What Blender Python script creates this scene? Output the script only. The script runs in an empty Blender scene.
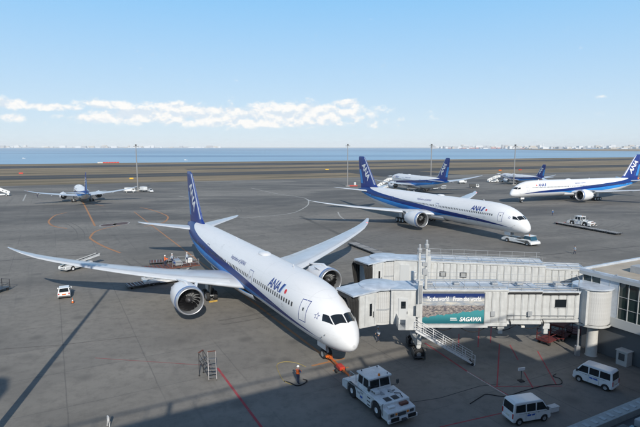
import bpy, bmesh, math, random
import numpy as np
from mathutils import Vector, Matrix
random.seed(11)
SC = bpy.context.scene
COL = SC.collection
PI = math.pi
rad = math.radians

# ------------------------------------------------------------------ camera
CAM_H = 21.7
F_PX = 500.6                       # focal length in pixels of a 640 px wide frame
PITCH = math.atan((213.5 - 147.0) / F_PX)
cam = bpy.data.cameras.new('camera')
cam.sensor_width = 36.0
cam.lens = 36.0 * F_PX / 640.0
cam.clip_start = 0.1
cam.clip_end = 120000
cam_o = bpy.data.objects.new('camera', cam)
COL.objects.link(cam_o)
cam_o.location = (0, 0, CAM_H)
cam_o.rotation_euler = (PI / 2 - PITCH, 0, 0)
SC.camera = cam_o

# ------------------------------------------------------------------ light
SUN_EL = rad(31)
SUN_DIR_XY = Vector((-0.19, 0.98)).normalized()        # the way shadows fall on the ground
SUN_STRENGTH = 3.4
SKY_STRENGTH = 0.094
EXPOSURE = 0.42
sun = bpy.data.lights.new('sun', 'SUN')
sun.energy = SUN_STRENGTH
sun.angle = rad(0.53)
sun.color = (1.0, 0.93, 0.82)
sun_o = bpy.data.objects.new('sun', sun)
COL.objects.link(sun_o)
sd = Vector((SUN_DIR_XY.x * math.cos(SUN_EL), SUN_DIR_XY.y * math.cos(SUN_EL), -math.sin(SUN_EL)))
sun_o.rotation_euler = sd.to_track_quat('-Z', 'Y').to_euler()
sun_o.location = (20, -60, 60)

vs = SC.view_settings
vs.view_transform = 'Standard'
vs.look = 'None'
vs.gamma = 1.0
vs.use_curve_mapping = False
vs.exposure = EXPOSURE
SC.cycles.volume_bounces = 0

# ------------------------------------------------------------------ world: physical sky with a low bank of cumulus
world = bpy.data.worlds.new('World')
SC.world = world
world.use_nodes = True
wt = world.node_tree
wt.nodes.clear()


class NT:
    """tiny helper for writing node trees as expressions"""
    def __init__(self, tree):
        self.t = tree

    def n(self, typ, **kw):
        nd = self.t.nodes.new(typ)
        for k, v in kw.items():
            setattr(nd, k, v)
        return nd

    def put(self, sock, v):
        if hasattr(v, 'links'):
            self.t.links.new(v, sock)
        else:
            sock.default_value = v

    def m(self, op, a, b=None, c=None, clamp=False):
        nd = self.n('ShaderNodeMath', operation=op, use_clamp=clamp)
        self.put(nd.inputs[0], a)
        if b is not None:
            self.put(nd.inputs[1], b)
        if c is not None:
            self.put(nd.inputs[2], c)
        return nd.outputs[0]

    def vm(self, op, a, b=None):
        nd = self.n('ShaderNodeVectorMath', operation=op)
        self.put(nd.inputs[0], a)
        if b is not None:
            self.put(nd.inputs[1], b)
        return nd.outputs['Value'] if op in ('DOT_PRODUCT', 'LENGTH') else nd.outputs[0]

    def xyz(self, x, y, z):
        nd = self.n('ShaderNodeCombineXYZ')
        for i, v in enumerate((x, y, z)):
            self.put(nd.inputs[i], v)
        return nd.outputs[0]

    def sep(self, v):
        nd = self.n('ShaderNodeSeparateXYZ')
        self.put(nd.inputs[0], v)
        return nd.outputs

    def noise(self, v, scale, detail=4, rough=.5, dist=0.0):
        nd = self.n('ShaderNodeTexNoise')
        self.put(nd.inputs['Vector'], v)
        nd.inputs['Scale'].default_value = scale
        nd.inputs['Detail'].default_value = detail
        nd.inputs['Roughness'].default_value = rough
        nd.inputs['Distortion'].default_value = dist
        return nd.outputs[0]

    def mix(self, f, a, b):
        nd = self.n('ShaderNodeMix', data_type='RGBA')
        self.put(nd.inputs['Factor'], f)
        for s, v in ((nd.inputs['A'], a), (nd.inputs['B'], b)):
            if not hasattr(v, 'links') and len(v) == 3:
                v = (*v, 1)
            self.put(s, v)
        return nd.outputs['Result']

    def step(self, v, a, b):
        nd = self.n('ShaderNodeMapRange', interpolation_type='SMOOTHSTEP')
        self.put(nd.inputs[0], v)
        self.put(nd.inputs[1], a)
        self.put(nd.inputs[2], b)
        return nd.outputs[0]

    def curve(self, v, pts):
        nd = self.n('ShaderNodeFloatCurve')
        self.put(nd.inputs['Value'], v)
        c = nd.mapping.curves[0]
        while len(c.points) < len(pts):
            c.points.new(.5, .5)
        for p, (x, y) in zip(c.points, pts):
            p.location = (x, y)
            p.handle_type = 'AUTO_CLAMPED'
        nd.mapping.update()
        return nd.outputs[0]

    def bump(self, h, strength, dist):
        nd = self.n('ShaderNodeBump')
        self.put(nd.inputs['Height'], h)
        nd.inputs['Strength'].default_value = strength
        nd.inputs['Distance'].default_value = dist
        return nd.outputs[0]


W = NT(wt)
tc = W.n('ShaderNodeTexCoord')
d = W.vm('NORMALIZE', tc.outputs['Generated'])
dx, dy, dz = W.sep(d)
az = W.m('ARCTAN2', dx, dy)
el = W.m('ARCSINE', dz)
sky = W.n('ShaderNodeTexSky', sky_type='NISHITA')
sky.sun_disc = False
sky.sun_elevation = SUN_EL
sky.sun_rotation = rad(169)
sky.altitude = 0
sky.air_density = 1.0
sky.dust_density = 0.6
sky.ozone_density = 1.5


def puffs(e2):
    tot = None
    # bank over the bay, smaller puffs left of it and wisps to the right (px of a 640 px frame)
    for (px, py, sx, sy, a) in ((150, 116, 40, 6.5, 1), (215, 115, 60, 7, 1), (305, 114, 52, 9, 1), (346, 105, 13, 5, .9),
                                (108, 106, 20, 4, .85), (250, 123, 110, 4.5, .85), (118, 119, 38, 4.5, .85), (178, 108, 22, 4.5, .9),
                                (12, 105, 16, 4, .95), (52, 108, 24, 3, .9), (16, 118, 11, 3, .72), (515, 106, 6, 6, .46),
                                (494, 98, 7, 2.5, .36), (584, 98, 14, 2.5, .42), (424, 114, 9, 3, .34), (370, 125, 20, 3, .45)):
        a0 = math.atan((px - 320) / F_PX)
        e0 = math.atan((147 - py) / F_PX * math.cos(a0))
        q = W.vm('MULTIPLY', W.vm('SUBTRACT', W.xyz(az, e2, 0.0), (a0, e0, 0)), (F_PX / sx, F_PX / sy, 0))
        g = W.m('MULTIPLY', W.m('EXPONENT', W.m('MULTIPLY', W.vm('DOT_PRODUCT', q, q), -0.6)), a)
        tot = g if tot is None else W.m('MAXIMUM', tot, g)
    # the same kind of low bank carries on round the horizon outside the frame
    bank = W.m('EXPONENT', W.m('MULTIPLY', W.m('POWER', W.m('MULTIPLY', W.m('SUBTRACT', e2, 0.075), 24.0), 2.0), -1.0))
    outside = W.step(W.m('ABSOLUTE', az), 0.62, 0.8)
    patch = W.step(W.noise(W.xyz(W.m('MULTIPLY', az, 3.0), 0.0, 8.0), 1.0, 1), .45, .65)
    return W.m('MAXIMUM', tot, W.m('MULTIPLY', W.m('MULTIPLY', bank, outside), patch))


def cloud_noise(shift):
    v = W.xyz(W.m('MULTIPLY', az, 40.0), W.m('MULTIPLY', W.m('ADD', el, shift), 62.0), 5.3)
    return W.noise(v, 1.0, 7, .56, .1)


nz = cloud_noise(0.0)
shape = W.m('ADD', W.m('MULTIPLY', nz, 1.5), puffs(el))
cover = W.m('MULTIPLY', W.step(shape, 1.00, 1.50), 0.92)
lit = W.step(W.m('ADD', W.m('SUBTRACT', nz, cloud_noise(0.008)), W.m('MULTIPLY', W.m('SUBTRACT', nz, .5), .35)), -0.16, 0.14)
cloud_col = W.mix(lit, (5.8, 6.5, 7.2, 1), (8.3, 8.1, 7.8, 1))
low = W.m('SUBTRACT', 1.0, W.step(W.m('ABSOLUTE', el), 0.22, 0.75))       # pale air towards the horizon, all the way round
air = W.mix(W.m('POWER', W.m('DIVIDE', W.m('ABSOLUTE', el), 0.30, clamp=True), 0.8), (5.75, 6.65, 7.25, 1), (1.95, 4.65, 7.65, 1))
base = W.mix(W.m('MULTIPLY', low, 0.92), sky.outputs[0], air)
colr = W.mix(cover, base, cloud_col)
bg = W.n('ShaderNodeBackground')
W.put(bg.inputs[0], colr)
bg.inputs[1].default_value = SKY_STRENGTH
world.cycles.sampling_method = 'MANUAL'
world.cycles.sample_map_resolution = 512
wo = W.n('ShaderNodeOutputWorld')
wt.links.new(bg.outputs[0], wo.inputs[0])


# ------------------------------------------------------------------ pixels of the photograph (640 x 427) to points
_c, _s = math.cos(PITCH), math.sin(PITCH)


def ray(px, py):
    a = (px - 320) / F_PX
    b = (213.5 - py) / F_PX
    return Vector((a, _c + b * _s, -_s + b * _c))


def G(px, py, z=0.0):
    r = ray(px, py)
    k = (z - CAM_H) / r.z
    return Vector((r.x * k, r.y * k, z))


# ------------------------------------------------------------------ materials
MATS = {}


def mat(name, col, rough=.5, metal=0.0, coat=0.0, var=0.0, vscale=3.0, bump=0.0, bscale=20.0, spec=.5, emit=None, streak=0.0):
    if name in MATS:
        return MATS[name]
    m = bpy.data.materials.new(name)
    m.use_nodes = True
    t = NT(m.node_tree)
    b = m.node_tree.nodes['Principled BSDF']
    b.inputs['Roughness'].default_value = rough
    b.inputs['Metallic'].default_value = metal
    b.inputs['Coat Weight'].default_value = coat
    b.inputs['Specular IOR Level'].default_value = spec
    b.inputs['Base Color'].default_value = (*col, 1)
    if var or bump:
        co = t.n('ShaderNodeTexCoord').outputs['Object']
        if var:
            f = t.step(t.noise(co, vscale, 5, .6), .3, .75)
            dk = tuple(c * (1 - var) for c in col)
            cc = t.mix(f, dk, tuple(min(1, c * (1 + var * .35)) for c in col))
            if streak:          # rain streaks and grime running down
                g = t.noise(t.vm('MULTIPLY', co, (5.0, 5.0, .22)), 1.0, 4, .65)
                cc = t.mix(t.m('MULTIPLY', t.step(g, .52, .78), streak), cc, (col[0]*.45, col[1]*.42, col[2]*.36))
            t.put(b.inputs['Base Color'], cc)
        if bump:
            t.put(b.inputs['Normal'], t.bump(t.noise(co, bscale, 3), bump, .02))
    if emit:
        b.inputs['Emission Color'].default_value = (*emit[0], 1)
        b.inputs['Emission Strength'].default_value = emit[1]
    MATS[name] = m
    return m


WHITE = mat('white_paint', (.78, .79, .80), .38, coat=.3, var=.10, vscale=.9)
OFFWHITE = mat('off_white_panel', (.57, .585, .585), .5, var=.16, vscale=1.2, streak=.32)
CREAM = mat('cream_panel', (.50, .51, .505), .55, var=.16, vscale=1.0, streak=.32)
GREYP = mat('grey_paint', (.36, .38, .40), .5, var=.12)
DGREY = mat('dark_grey', (.07, .075, .08), .6, var=.2)
BLACK = mat('black_rubber', (.018, .018, .02), .75, var=.3)
RUBBER = mat('tyre_rubber', (.025, .025, .027), .8, var=.3, vscale=6)
STEEL = mat('galvanised_steel', (.50, .52, .54), .45, metal=.6, var=.15)
POLISH = mat('polished_metal', (.72, .73, .75), .18, metal=1.0)
DMETAL = mat('dark_metal', (.12, .12, .13), .45, metal=.7, var=.2)
GLASS = mat('tinted_glass', (.012, .016, .02), .06, coat=.5)
GLASSB = mat('blue_tinted_glass', (.02, .07, .11), .08, coat=.5)
RED = mat('red_paint', (.55, .05, .03), .5, var=.2)
ORANGE = mat('orange_paint', (.75, .16, .02), .5, var=.2)
RUST = mat('red_brown_deck', (.16, .06, .04), .7, var=.35)
HIVIS = mat('orange_safety_vest', (.9, .17, .03), .7, var=.1)
YELLOW = mat('yellow_paint', (.72, .45, .04), .6, var=.2)
BLUE = mat('airline_dark_blue', (.008, .032, .21), .4, coat=.2)
LBLUE = mat('airline_light_blue', (.035, .26, .66), .35, coat=.4)
NAVY = mat('navy_cloth', (.02, .03, .07), .8)
SHIRT = mat('pale_blue_shirt', (.42, .50, .60), .8)
SKIN = mat('skin', (.48, .29, .20), .6)
ROOFB = mat('pale_roof_sheet', (.50, .56, .64), .3, var=.22, vscale=1.1)
CONC = mat('grey_concrete', (.30, .30, .29), .8, var=.2, vscale=.7)  # plain mid-grey concrete
CANVAS = mat('grey_bellows_canvas', (.022, .022, .022), .85, var=.25, vscale=3)
SHUT = mat('roller_shutter', (.55, .56, .56), .45, var=.12)
LAMPR = mat('red_lamp', (.6, .02, .02), .3, emit=((1, .08, .05), 2.0))
LAMPO = mat('orange_lamp', (.75, .22, .02), .3)
HEAD = mat('lamp_lens', (.75, .75, .72), .15)


# ------------------------------------------------------------------ mesh builder
def hermite(xs, ys, x):
    xs = list(xs); ys = list(ys)
    if x <= xs[0]: return ys[0]
    if x >= xs[-1]: return ys[-1]
    i = max(k for k in range(len(xs) - 1) if xs[k] <= x)
    def sl(k):
        if k == 0: return (ys[1] - ys[0]) / (xs[1] - xs[0])
        if k == len(xs) - 1: return (ys[-1] - ys[-2]) / (xs[-1] - xs[-2])
        a = (ys[k] - ys[k-1]) / (xs[k] - xs[k-1]); b = (ys[k+1] - ys[k]) / (xs[k+1] - xs[k])
        return 0 if a * b <= 0 else 2 * a * b / (a + b)
    h = xs[i+1] - xs[i]; t = (x - xs[i]) / h
    return ((2*t**3 - 3*t*t + 1) * ys[i] + (t**3 - 2*t*t + t) * h * sl(i)
            + (-2*t**3 + 3*t*t) * ys[i+1] + (t**3 - t*t) * h * sl(i+1))


class MB:
    def __init__(self):
        self.v = []; self.f = []; self.mi = []; self.cur = 0

    def add(self, verts, faces):
        o = len(self.v)
        self.v += [tuple(p) for p in verts]
        self.f += [tuple(i + o for i in f) for f in faces]
        self.mi += [self.cur] * len(faces)
        return self

    def mat(self, i):
        self.cur = i
        return self

    def box(self, x0, x1, y0, y1, z0, z1, M=None):
        vs = [Vector((x, y, z)) for z in (z0, z1) for y in (y0, y1) for x in (x0, x1)]
        if M is not None: vs = [M @ p for p in vs]
        return self.add(vs, [(0, 2, 3, 1), (4, 5, 7, 6), (0, 1, 5, 4), (2, 6, 7, 3), (0, 4, 6, 2), (1, 3, 7, 5)])

    def prism(self, poly, a0, a1, axis='y'):
        """polygon in the plane across an axis, extruded along it. axis y: poly (x,z); z: (x,y); x: (y,z)"""
        n = len(poly)
        def P(p, a):
            return {'y': (p[0], a, p[1]), 'z': (p[0], p[1], a), 'x': (a, p[0], p[1])}[axis]
        vs = [P(p, a0) for p in poly] + [P(p, a1) for p in poly]
        fs = [tuple(range(n)), tuple(range(2 * n - 1, n - 1, -1))]
        fs += [(i, (i + 1) % n, (i + 1) % n + n, i + n) for i in range(n)]
        return self.add(vs, fs)

    def tube(self, a, b, r, r2=None, n=8, caps=True):
        a = Vector(a); b = Vector(b); r2 = r if r2 is None else r2
        dr = (b - a).normalized()
        u = dr.orthogonal().normalized(); w = dr.cross(u)
        vs = [a + (u * math.cos(2*PI*i/n) + w * math.sin(2*PI*i/n)) * r for i in range(n)]
        vs += [b + (u * math.cos(2*PI*i/n) + w * math.sin(2*PI*i/n)) * r2 for i in range(n)]
        fs = [(i, (i+1) % n, (i+1) % n + n, i + n) for i in range(n)]
        if caps: fs += [tuple(range(n - 1, -1, -1)), tuple(range(n, 2*n))]
        return self.add(vs, fs)

    def path(self, pts, r, n=6):
        for a, b in zip(pts[:-1], pts[1:]):
            self.tube(a, b, r, n=n)
        return self

    def bar(self, a, b, w, h):
        """square bar from a to b, w sideways, h upwards"""
        a = Vector(a); b = Vector(b); d_ = (b - a).normalized()
        up = Vector((0, 0, 1)) if abs(d_.z) < .95 else Vector((1, 0, 0))
        sx = d_.cross(up).normalized() * (w / 2); uz = sx.cross(d_).normalized() * (h / 2)
        vs = [p + i * sx + j * uz for p in (a, b) for j in (-1, 1) for i in (-1, 1)]
        return self.add(vs, [(0, 2, 3, 1), (4, 5, 7, 6), (0, 1, 5, 4), (2, 6, 7, 3), (0, 4, 6, 2), (1, 3, 7, 5)])

    def lathe(self, prof, origin, axis, n=24, wrap=False):
        """profile (along, radius) turned about an axis"""
        o = Vector(origin); ax = Vector(axis).normalized()
        u = ax.orthogonal().normalized(); w = ax.cross(u)
        vs = [o + ax * t + (u * math.cos(2*PI*i/n) + w * math.sin(2*PI*i/n)) * r for (t, r) in prof for i in range(n)]
        fs = []
        m = len(prof)
        for k in range(m if wrap else m - 1):
            k2 = (k + 1) % m
            for i in range(n):
                j = (i + 1) % n
                fs.append((k*n + i, k*n + j, k2*n + j, k2*n + i))
        return self.add(vs, fs)

    def loft(self, rings, cap=True, closed=True):
        n = len(rings[0]); vs = [p for r in rings for p in r]; fs = []
        for k in range(len(rings) - 1):
            for i in range(n if closed else n - 1):
                j = (i + 1) % n
                fs.append((k*n + i, k*n + j, (k+1)*n + j, (k+1)*n + i))
        if cap and closed:
            fs += [tuple(range(n)), tuple(range((len(rings)-1)*n, len(rings)*n))]
        return self.add(vs, fs)

    def grid(self, pts, nu, nv):
        return self.add(pts, [(i*nv + j, (i+1)*nv + j, (i+1)*nv + j + 1, i*nv + j + 1) for i in range(nu-1) for j in range(nv-1)])

    def mesh(self, name, mats, smooth=40, merge=0.0, normals=True):
        me = bpy.data.meshes.new(name)
        me.from_pydata(self.v, [], self.f)
        if not isinstance(mats, (list, tuple)): mats = [mats]
        for m in mats: me.materials.append(m)
        me.polygons.foreach_set('material_index', self.mi)
        if normals or merge:
            bm = bmesh.new(); bm.from_mesh(me)
            if merge: bmesh.ops.remove_doubles(bm, verts=bm.verts, dist=merge)
            if normals: bmesh.ops.recalc_face_normals(bm, faces=bm.faces)
            bm.to_mesh(me); bm.free()
        if smooth:
            me.shade_smooth(); me.set_sharp_from_angle(angle=rad(smooth))
        return me

    def build(self, name, mats, parent=None, smooth=40, bevel=0.0, merge=0.0, normals=True):
        o = link(name, self.mesh(name, mats, smooth, merge, normals), parent)
        if bevel:
            md = o.modifiers.new('bevel', 'BEVEL'); md.width = bevel; md.segments = 2; md.limit_method = 'ANGLE'; md.angle_limit = rad(35)
        return o


def link(name, data, parent=None):
    o = bpy.data.objects.new(name, data)
    COL.objects.link(o)
    if parent: o.parent = parent
    return o


def thing(name, label, cat, loc=(0, 0, 0), rz=0.0, group=None, rx=0.0):
    o = link(name, None)
    o.empty_display_size = .5
    o.location = loc; o.rotation_euler = (rx, 0, rz)
    return tag(o, label, cat, group)


def tag(o, label, cat, group=None):
    o['label'] = label; o['category'] = cat
    if group: o['group'] = group
    return o


def struct(o):
    o['kind'] = 'structure'
    return o


def stuff(o):
    o['kind'] = 'stuff'
    return o


def children(o):
    return [c for c in bpy.data.objects if c.parent == o]


def copy_tree(o, parent=None, kids=None):
    c = o.copy(); COL.objects.link(c); c.parent = parent
    for ch in children(o): copy_tree(ch, c)
    return c


def dup(o, label, loc, rz, group=None):
    c = copy_tree(o)
    c.location = loc; c.rotation_euler = (0, 0, rz); c['label'] = label
    if group: c['group'] = group
    return c


_txt = {}


def text_geo(s, shear=0.0, weight=0.0, spacing=1.0):
    """flat letters as (verts, faces), cap height about 0.7, start at x=0"""
    key = (s, shear, weight, spacing)
    if key not in _txt:
        cu = bpy.data.curves.new('t', 'FONT')
        cu.body = s; cu.shear = shear; cu.offset = weight; cu.space_character = spacing; cu.resolution_u = 3; cu.fill_mode = 'FRONT' if False else 'BOTH'
        cu.dimensions = '2D'
        ob = bpy.data.objects.new('t', cu); COL.objects.link(ob)
        dg = bpy.context.evaluated_depsgraph_get()
        me = bpy.data.meshes.new_from_object(ob.evaluated_get(dg))
        _txt[key] = ([v.co.copy() for v in me.vertices], [tuple(p.vertices) for p in me.polygons])
        bpy.data.objects.remove(ob); bpy.data.curves.remove(cu); bpy.data.meshes.remove(me)
    return _txt[key]


def cut_rows(verts, faces, z0, z1, step):
    """slice flat geometry (x,y) into rows so that it can follow a curved skin"""
    bm = bmesh.new()
    vv = [bm.verts.new((p[0], p[1], 0)) for p in verts]
    for f in faces:
        try: bm.faces.new([vv[i] for i in f])
        except ValueError: pass
    bmesh.ops.remove_doubles(bm, verts=bm.verts, dist=1e-5)
    z = z0 + step
    while z < z1:
        bmesh.ops.bisect_plane(bm, geom=bm.verts[:] + bm.edges[:] + bm.faces[:], plane_co=(0, z, 0), plane_no=(0, 1, 0))
        z += step
    bm.verts.index_update()
    out = ([v.co.copy() for v in bm.verts], [tuple(v.index for v in f.verts) for f in bm.faces])
    bm.free()
    return out
# ------------------------------------------------------------------ setting
E_ = Vector((.93, .37)).normalized()           # shoreline / runway direction
N_ = Vector((-E_.y, E_.x))
FW = Vector((math.sin(.4927), -math.cos(.4927)))   # stand centre line, towards the terminal
PT = Vector((-FW.y, FW.x))                         # along the terminal front


def en(e, n, z=0.0):
    p = E_ * e + N_ * n
    return (p.x, p.y, z)


def sheet(name, e0, e1, n0, n1, z, m, thick=0.0):
    b = MB()
    if thick:
        b.prism([(p[0], p[1]) for p in (en(e0, n0), en(e1, n0), en(e1, n1), en(e0, n1))], z - thick, z, 'z')
    else:
        b.add([en(e0, n0, z), en(e1, n0, z), en(e1, n1, z), en(e0, n1, z)], [(0, 1, 2, 3)])
    return struct(b.build(name, m, smooth=0, normals=False))


def ground_mat(name, fn):
    m = bpy.data.materials.new(name); m.use_nodes = True
    t = NT(m.node_tree); b = m.node_tree.nodes['Principled BSDF']
    co = t.n('ShaderNodeTexCoord').outputs['Object']
    fn(t, b, co)
    return m


def apron_nodes(t, b, co):
    x, y, z = t.sep(co)
    u = t.m('ADD', t.m('MULTIPLY', x, PT.x), t.m('MULTIPLY', y, PT.y))
    v = t.m('ADD', t.m('MULTIPLY', x, -PT.y), t.m('MULTIPLY', y, PT.x))
    uv = t.xyz(u, v, 0.0)
    big = t.noise(t.vm('MULTIPLY', co, (.012, .030, 0)), 1.0, 5, .6, .6)
    mid = t.noise(t.vm('MULTIPLY', uv, (.05, .16, 0)), 1.0, 6, .62, .4)
    fine = t.noise(co, .9, 6, .7)
    grit = t.noise(co, 9.0, 3, .6)
    streak = t.noise(t.vm('MULTIPLY', uv, (.55, .018, 0)), 1.0, 4, .6)
    far = t.step(y, 95.0, 175.0)
    old = t.noise(t.vm('MULTIPLY', co, (.010, .034, 0)), 1.0, 4, .55, .8)
    col = t.mix(t.step(big, .36, .62), (.122, .116, .105), (.212, .200, .180))
    col = t.mix(t.m('MULTIPLY', t.m('MULTIPLY', t.step(old, .46, .58), far), .8), col, (.062, .061, .060))
    col = t.mix(t.m('MULTIPLY', t.step(mid, .42, .7), .40), col, (.275, .258, .228))
    col = t.mix(t.m('MULTIPLY', t.step(fine, .42, .72), .55), col, (.105, .100, .092))
    col = t.mix(t.m('MULTIPLY', t.step(streak, .55, .75), .35), col, (.075, .073, .07))
    col = t.mix(t.m('MULTIPLY', t.step(grit, .35, .8), .22), col, (.25, .235, .21))
    # slabs: each cast a little lighter or darker, tarred joints
    slab = 7.5
    su = t.m('DIVIDE', u, slab); sv = t.m('DIVIDE', v, slab)
    wn = t.n('ShaderNodeTexWhiteNoise', noise_dimensions='2D')
    t.put(wn.inputs['Vector'], t.xyz(t.m('FLOOR', su), t.m('FLOOR', sv), 0.0))
    col = t.mix(t.m('MULTIPLY', wn.outputs['Value'], .16), col, (.11, .108, .105))
    wob = t.m('MULTIPLY', t.m('SUBTRACT', t.noise(co, .35, 3), .5), .02)
    def joint(q):
        return t.m('ABSOLUTE', t.m('SUBTRACT', t.m('FRACT', t.m('ADD', q, wob)), .5))
    jm = t.m('MAXIMUM', joint(su), joint(sv))
    jl = t.step(jm, .4905, .4955)
    gate = t.step(t.noise(co, .055, 2), .40, .58)
    col = t.mix(t.m('MULTIPLY', t.m('MULTIPLY', jl, gate), .38), col, (.055, .055, .055))
    # oil drips on the stands
    vo = t.n('ShaderNodeTexVoronoi'); t.put(vo.inputs['Vector'], co); vo.inputs['Scale'].default_value = .23
    oil = t.m('MULTIPLY', t.m('SUBTRACT', 1.0, t.step(t.m('ADD', vo.outputs['Distance'], t.m('MULTIPLY', fine, .5)), .3, .52)), .45)
    col = t.mix(oil, col, (.06, .058, .056))
    t.put(b.inputs['Base Color'], col)
    t.put(b.inputs['Roughness'], t.m('ADD', .72, t.m('MULTIPLY', fine, .2)))
    t.put(b.inputs['Normal'], t.bump(t.m('ADD', t.m('MULTIPLY', grit, .4), fine), .25, .03))


def asphalt_nodes(t, b, co):
    x, y, z = t.sep(co)
    e = t.m('ADD', t.m('MULTIPLY', x, E_.x), t.m('MULTIPLY', y, E_.y))
    n = t.m('ADD', t.m('MULTIPLY', x, N_.x), t.m('MULTIPLY', y, N_.y))
    a = t.noise(t.xyz(t.m('MULTIPLY', e, .008), t.m('MULTIPLY', n, .06), 0.0), 1.0, 5, .6)
    f = t.noise(co, .4, 4, .6)
    col = t.mix(t.step(a, .35, .68), (.030, .031, .034), (.062, .062, .064))
    t.put(b.inputs['Base Color'], t.mix(t.m('MULTIPLY', f, .3), col, (.06, .06, .06)))
    b.inputs['Roughness'].default_value = .85


def grass_nodes(t, b, co):
    x, y, z = t.sep(co)
    e = t.m('ADD', t.m('MULTIPLY', x, E_.x), t.m('MULTIPLY', y, E_.y))
    n = t.m('ADD', t.m('MULTIPLY', x, N_.x), t.m('MULTIPLY', y, N_.y))
    a = t.noise(t.xyz(t.m('MULTIPLY', e, .007), t.m('MULTIPLY', n, .05), 0.0), 1.0, 6, .65)
    f = t.noise(co, .15, 6, .7)
    col = t.mix(t.step(a, .38, .62), (.115, .095, .055), (.275, .21, .13))
    col = t.mix(t.m('MULTIPLY', t.step(f, .4, .7), .5), col, (.175, .14, .09))
    t.put(b.inputs['Base Color'], col)
    b.inputs['Roughness'].default_value = .95


def sea_nodes(t, b, co):
    x, y, z = t.sep(co)
    a = t.m('ADD', t.noise(t.vm('MULTIPLY', co, (.0006, .004, 0)), 1.0, 6, .62, .5), t.m('MULTIPLY', t.step(y, 4200.0, 700.0), .12))
    c_ = t.noise(t.vm('MULTIPLY', co, (.02, .05, 0)), 1.0, 5, .7)
    t.put(b.inputs['Base Color'], t.mix(t.step(a, .35, .66), (.12, .23, .37), (.28, .43, .56)))
    b.inputs['Roughness'].default_value = .42
    b.inputs['IOR'].default_value = 1.33
    b.inputs['Specular IOR Level'].default_value = .35
    t.put(b.inputs['Normal'], t.bump(c_, 1.0, 2.5))


APRON = ground_mat('apron_concrete', apron_nodes)
ASPH = ground_mat('asphalt', asphalt_nodes)
GRASS = ground_mat('winter_grass', grass_nodes)
SEA = ground_mat('sea_water', sea_nodes)

sheet('ground', -6000, 6000, -900, 742, -.02, GRASS)
# the coast with a stone foot, slightly uneven
sb = MB()
pe = [(-6000 + i * 60, 742 + 14 * math.sin(i * .23) + random.uniform(-3, 3)) for i in range(201)]
top = [en(e, 736, -.025) for e, n in pe]; edge = [en(e, n, -.03) for e, n in pe]; foot = [en(e, n + 6, -3.4) for e, n in pe]
sb.loft([top, edge, foot], cap=False, closed=False)
struct(sb.build('shore_bank', GRASS, smooth=30))
apron = sheet('apron', -700, 900, -320, 326, 0, APRON)
sheet('taxiway', -6000, 6000, 388, 437, 0, ASPH)
sheet('runway', -6000, 6000, 588, 664, 0, ASPH)
sheet('connecting_taxiway', -420, -120, 437.2, 587.8, 0, ASPH)
sheet('service_strip', 60, 330, 496, 520, 0, ASPH)
sheet('taxiway_link', 180, 250, 326.2, 387.8, 0, ASPH)
sb = MB()
sb.add([(-26000, 500, -3.2), (26000, 500, -3.2), (26000, 19000, -3.2), (-26000, 19000, -3.2)], [(0, 1, 2, 3)])
struct(sb.build('sea', SEA, smooth=0, normals=False))

# ------------------------------------------------------------------ painted markings
def paint(name, col, wear=.35):
    m = bpy.data.materials.new(name); m.use_nodes = True
    t = NT(m.node_tree); b = m.node_tree.nodes['Principled BSDF']
    co = t.n('ShaderNodeTexCoord').outputs['Object']
    f = t.step(t.noise(co, 1.6, 6, .75), .42, .78)
    t.put(b.inputs['Base Color'], t.mix(t.m('MULTIPLY', f, wear * 2), col, (.14, .134, .122)))
    b.inputs['Roughness'].default_value = .8
    return m


P_RED = paint('worn_red_line', (.34, .04, .055), .38)
P_ORG = paint('worn_orange_line', (.40, .19, .08), .35)
P_WHT = paint('worn_white_line', (.42, .42, .40), .45)
P_YEL = paint('worn_yellow_line', (.50, .36, .06), .4)
P_DRK = paint('worn_maroon_pad', (.085, .055, .055), .3)
P_FNT = paint('old_tar_trace', (.10, .096, .088), .5)
P_TAR = paint('tar_patch', (.045, .045, .046), .12)


def smooth_pts(pts, n=8):
    out = []
    P = [pts[0]] + list(pts) + [pts[-1]]
    for i in range(1, len(P) - 2):
        p0, p1, p2, p3 = P[i-1], P[i], P[i+1], P[i+2]
        for k in range(n):
            t = k / n
            out.append(.5 * ((2*p1) + (p2-p0)*t + (2*p0-5*p1+4*p2-p3)*t*t + (3*p1-p0-3*p2+p3)*t**3))
    return out + [pts[-1]]


_mk = [0]


def marking(px, width, m, smooth=False, name='painted_line', world=False):
    pts = [Vector(p).to_2d() if world else G(*p).to_2d() for p in px]
    if smooth: pts = smooth_pts(pts)
    _mk[0] += 1
    z = .004 + .0015 * (_mk[0] % 7)
    L, R = [], []
    for i, p in enumerate(pts):
        a = pts[max(i-1, 0)]; c = pts[min(i+1, len(pts)-1)]
        d_ = (c - a).normalized(); nn = Vector((-d_.y, d_.x)) * width / 2
        L.append((p.x + nn.x, p.y + nn.y, z)); R.append((p.x - nn.x, p.y - nn.y, z))
    return MB().loft([L, R], cap=False, closed=False).build(name, m, apron, smooth=0, normals=False)


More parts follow.
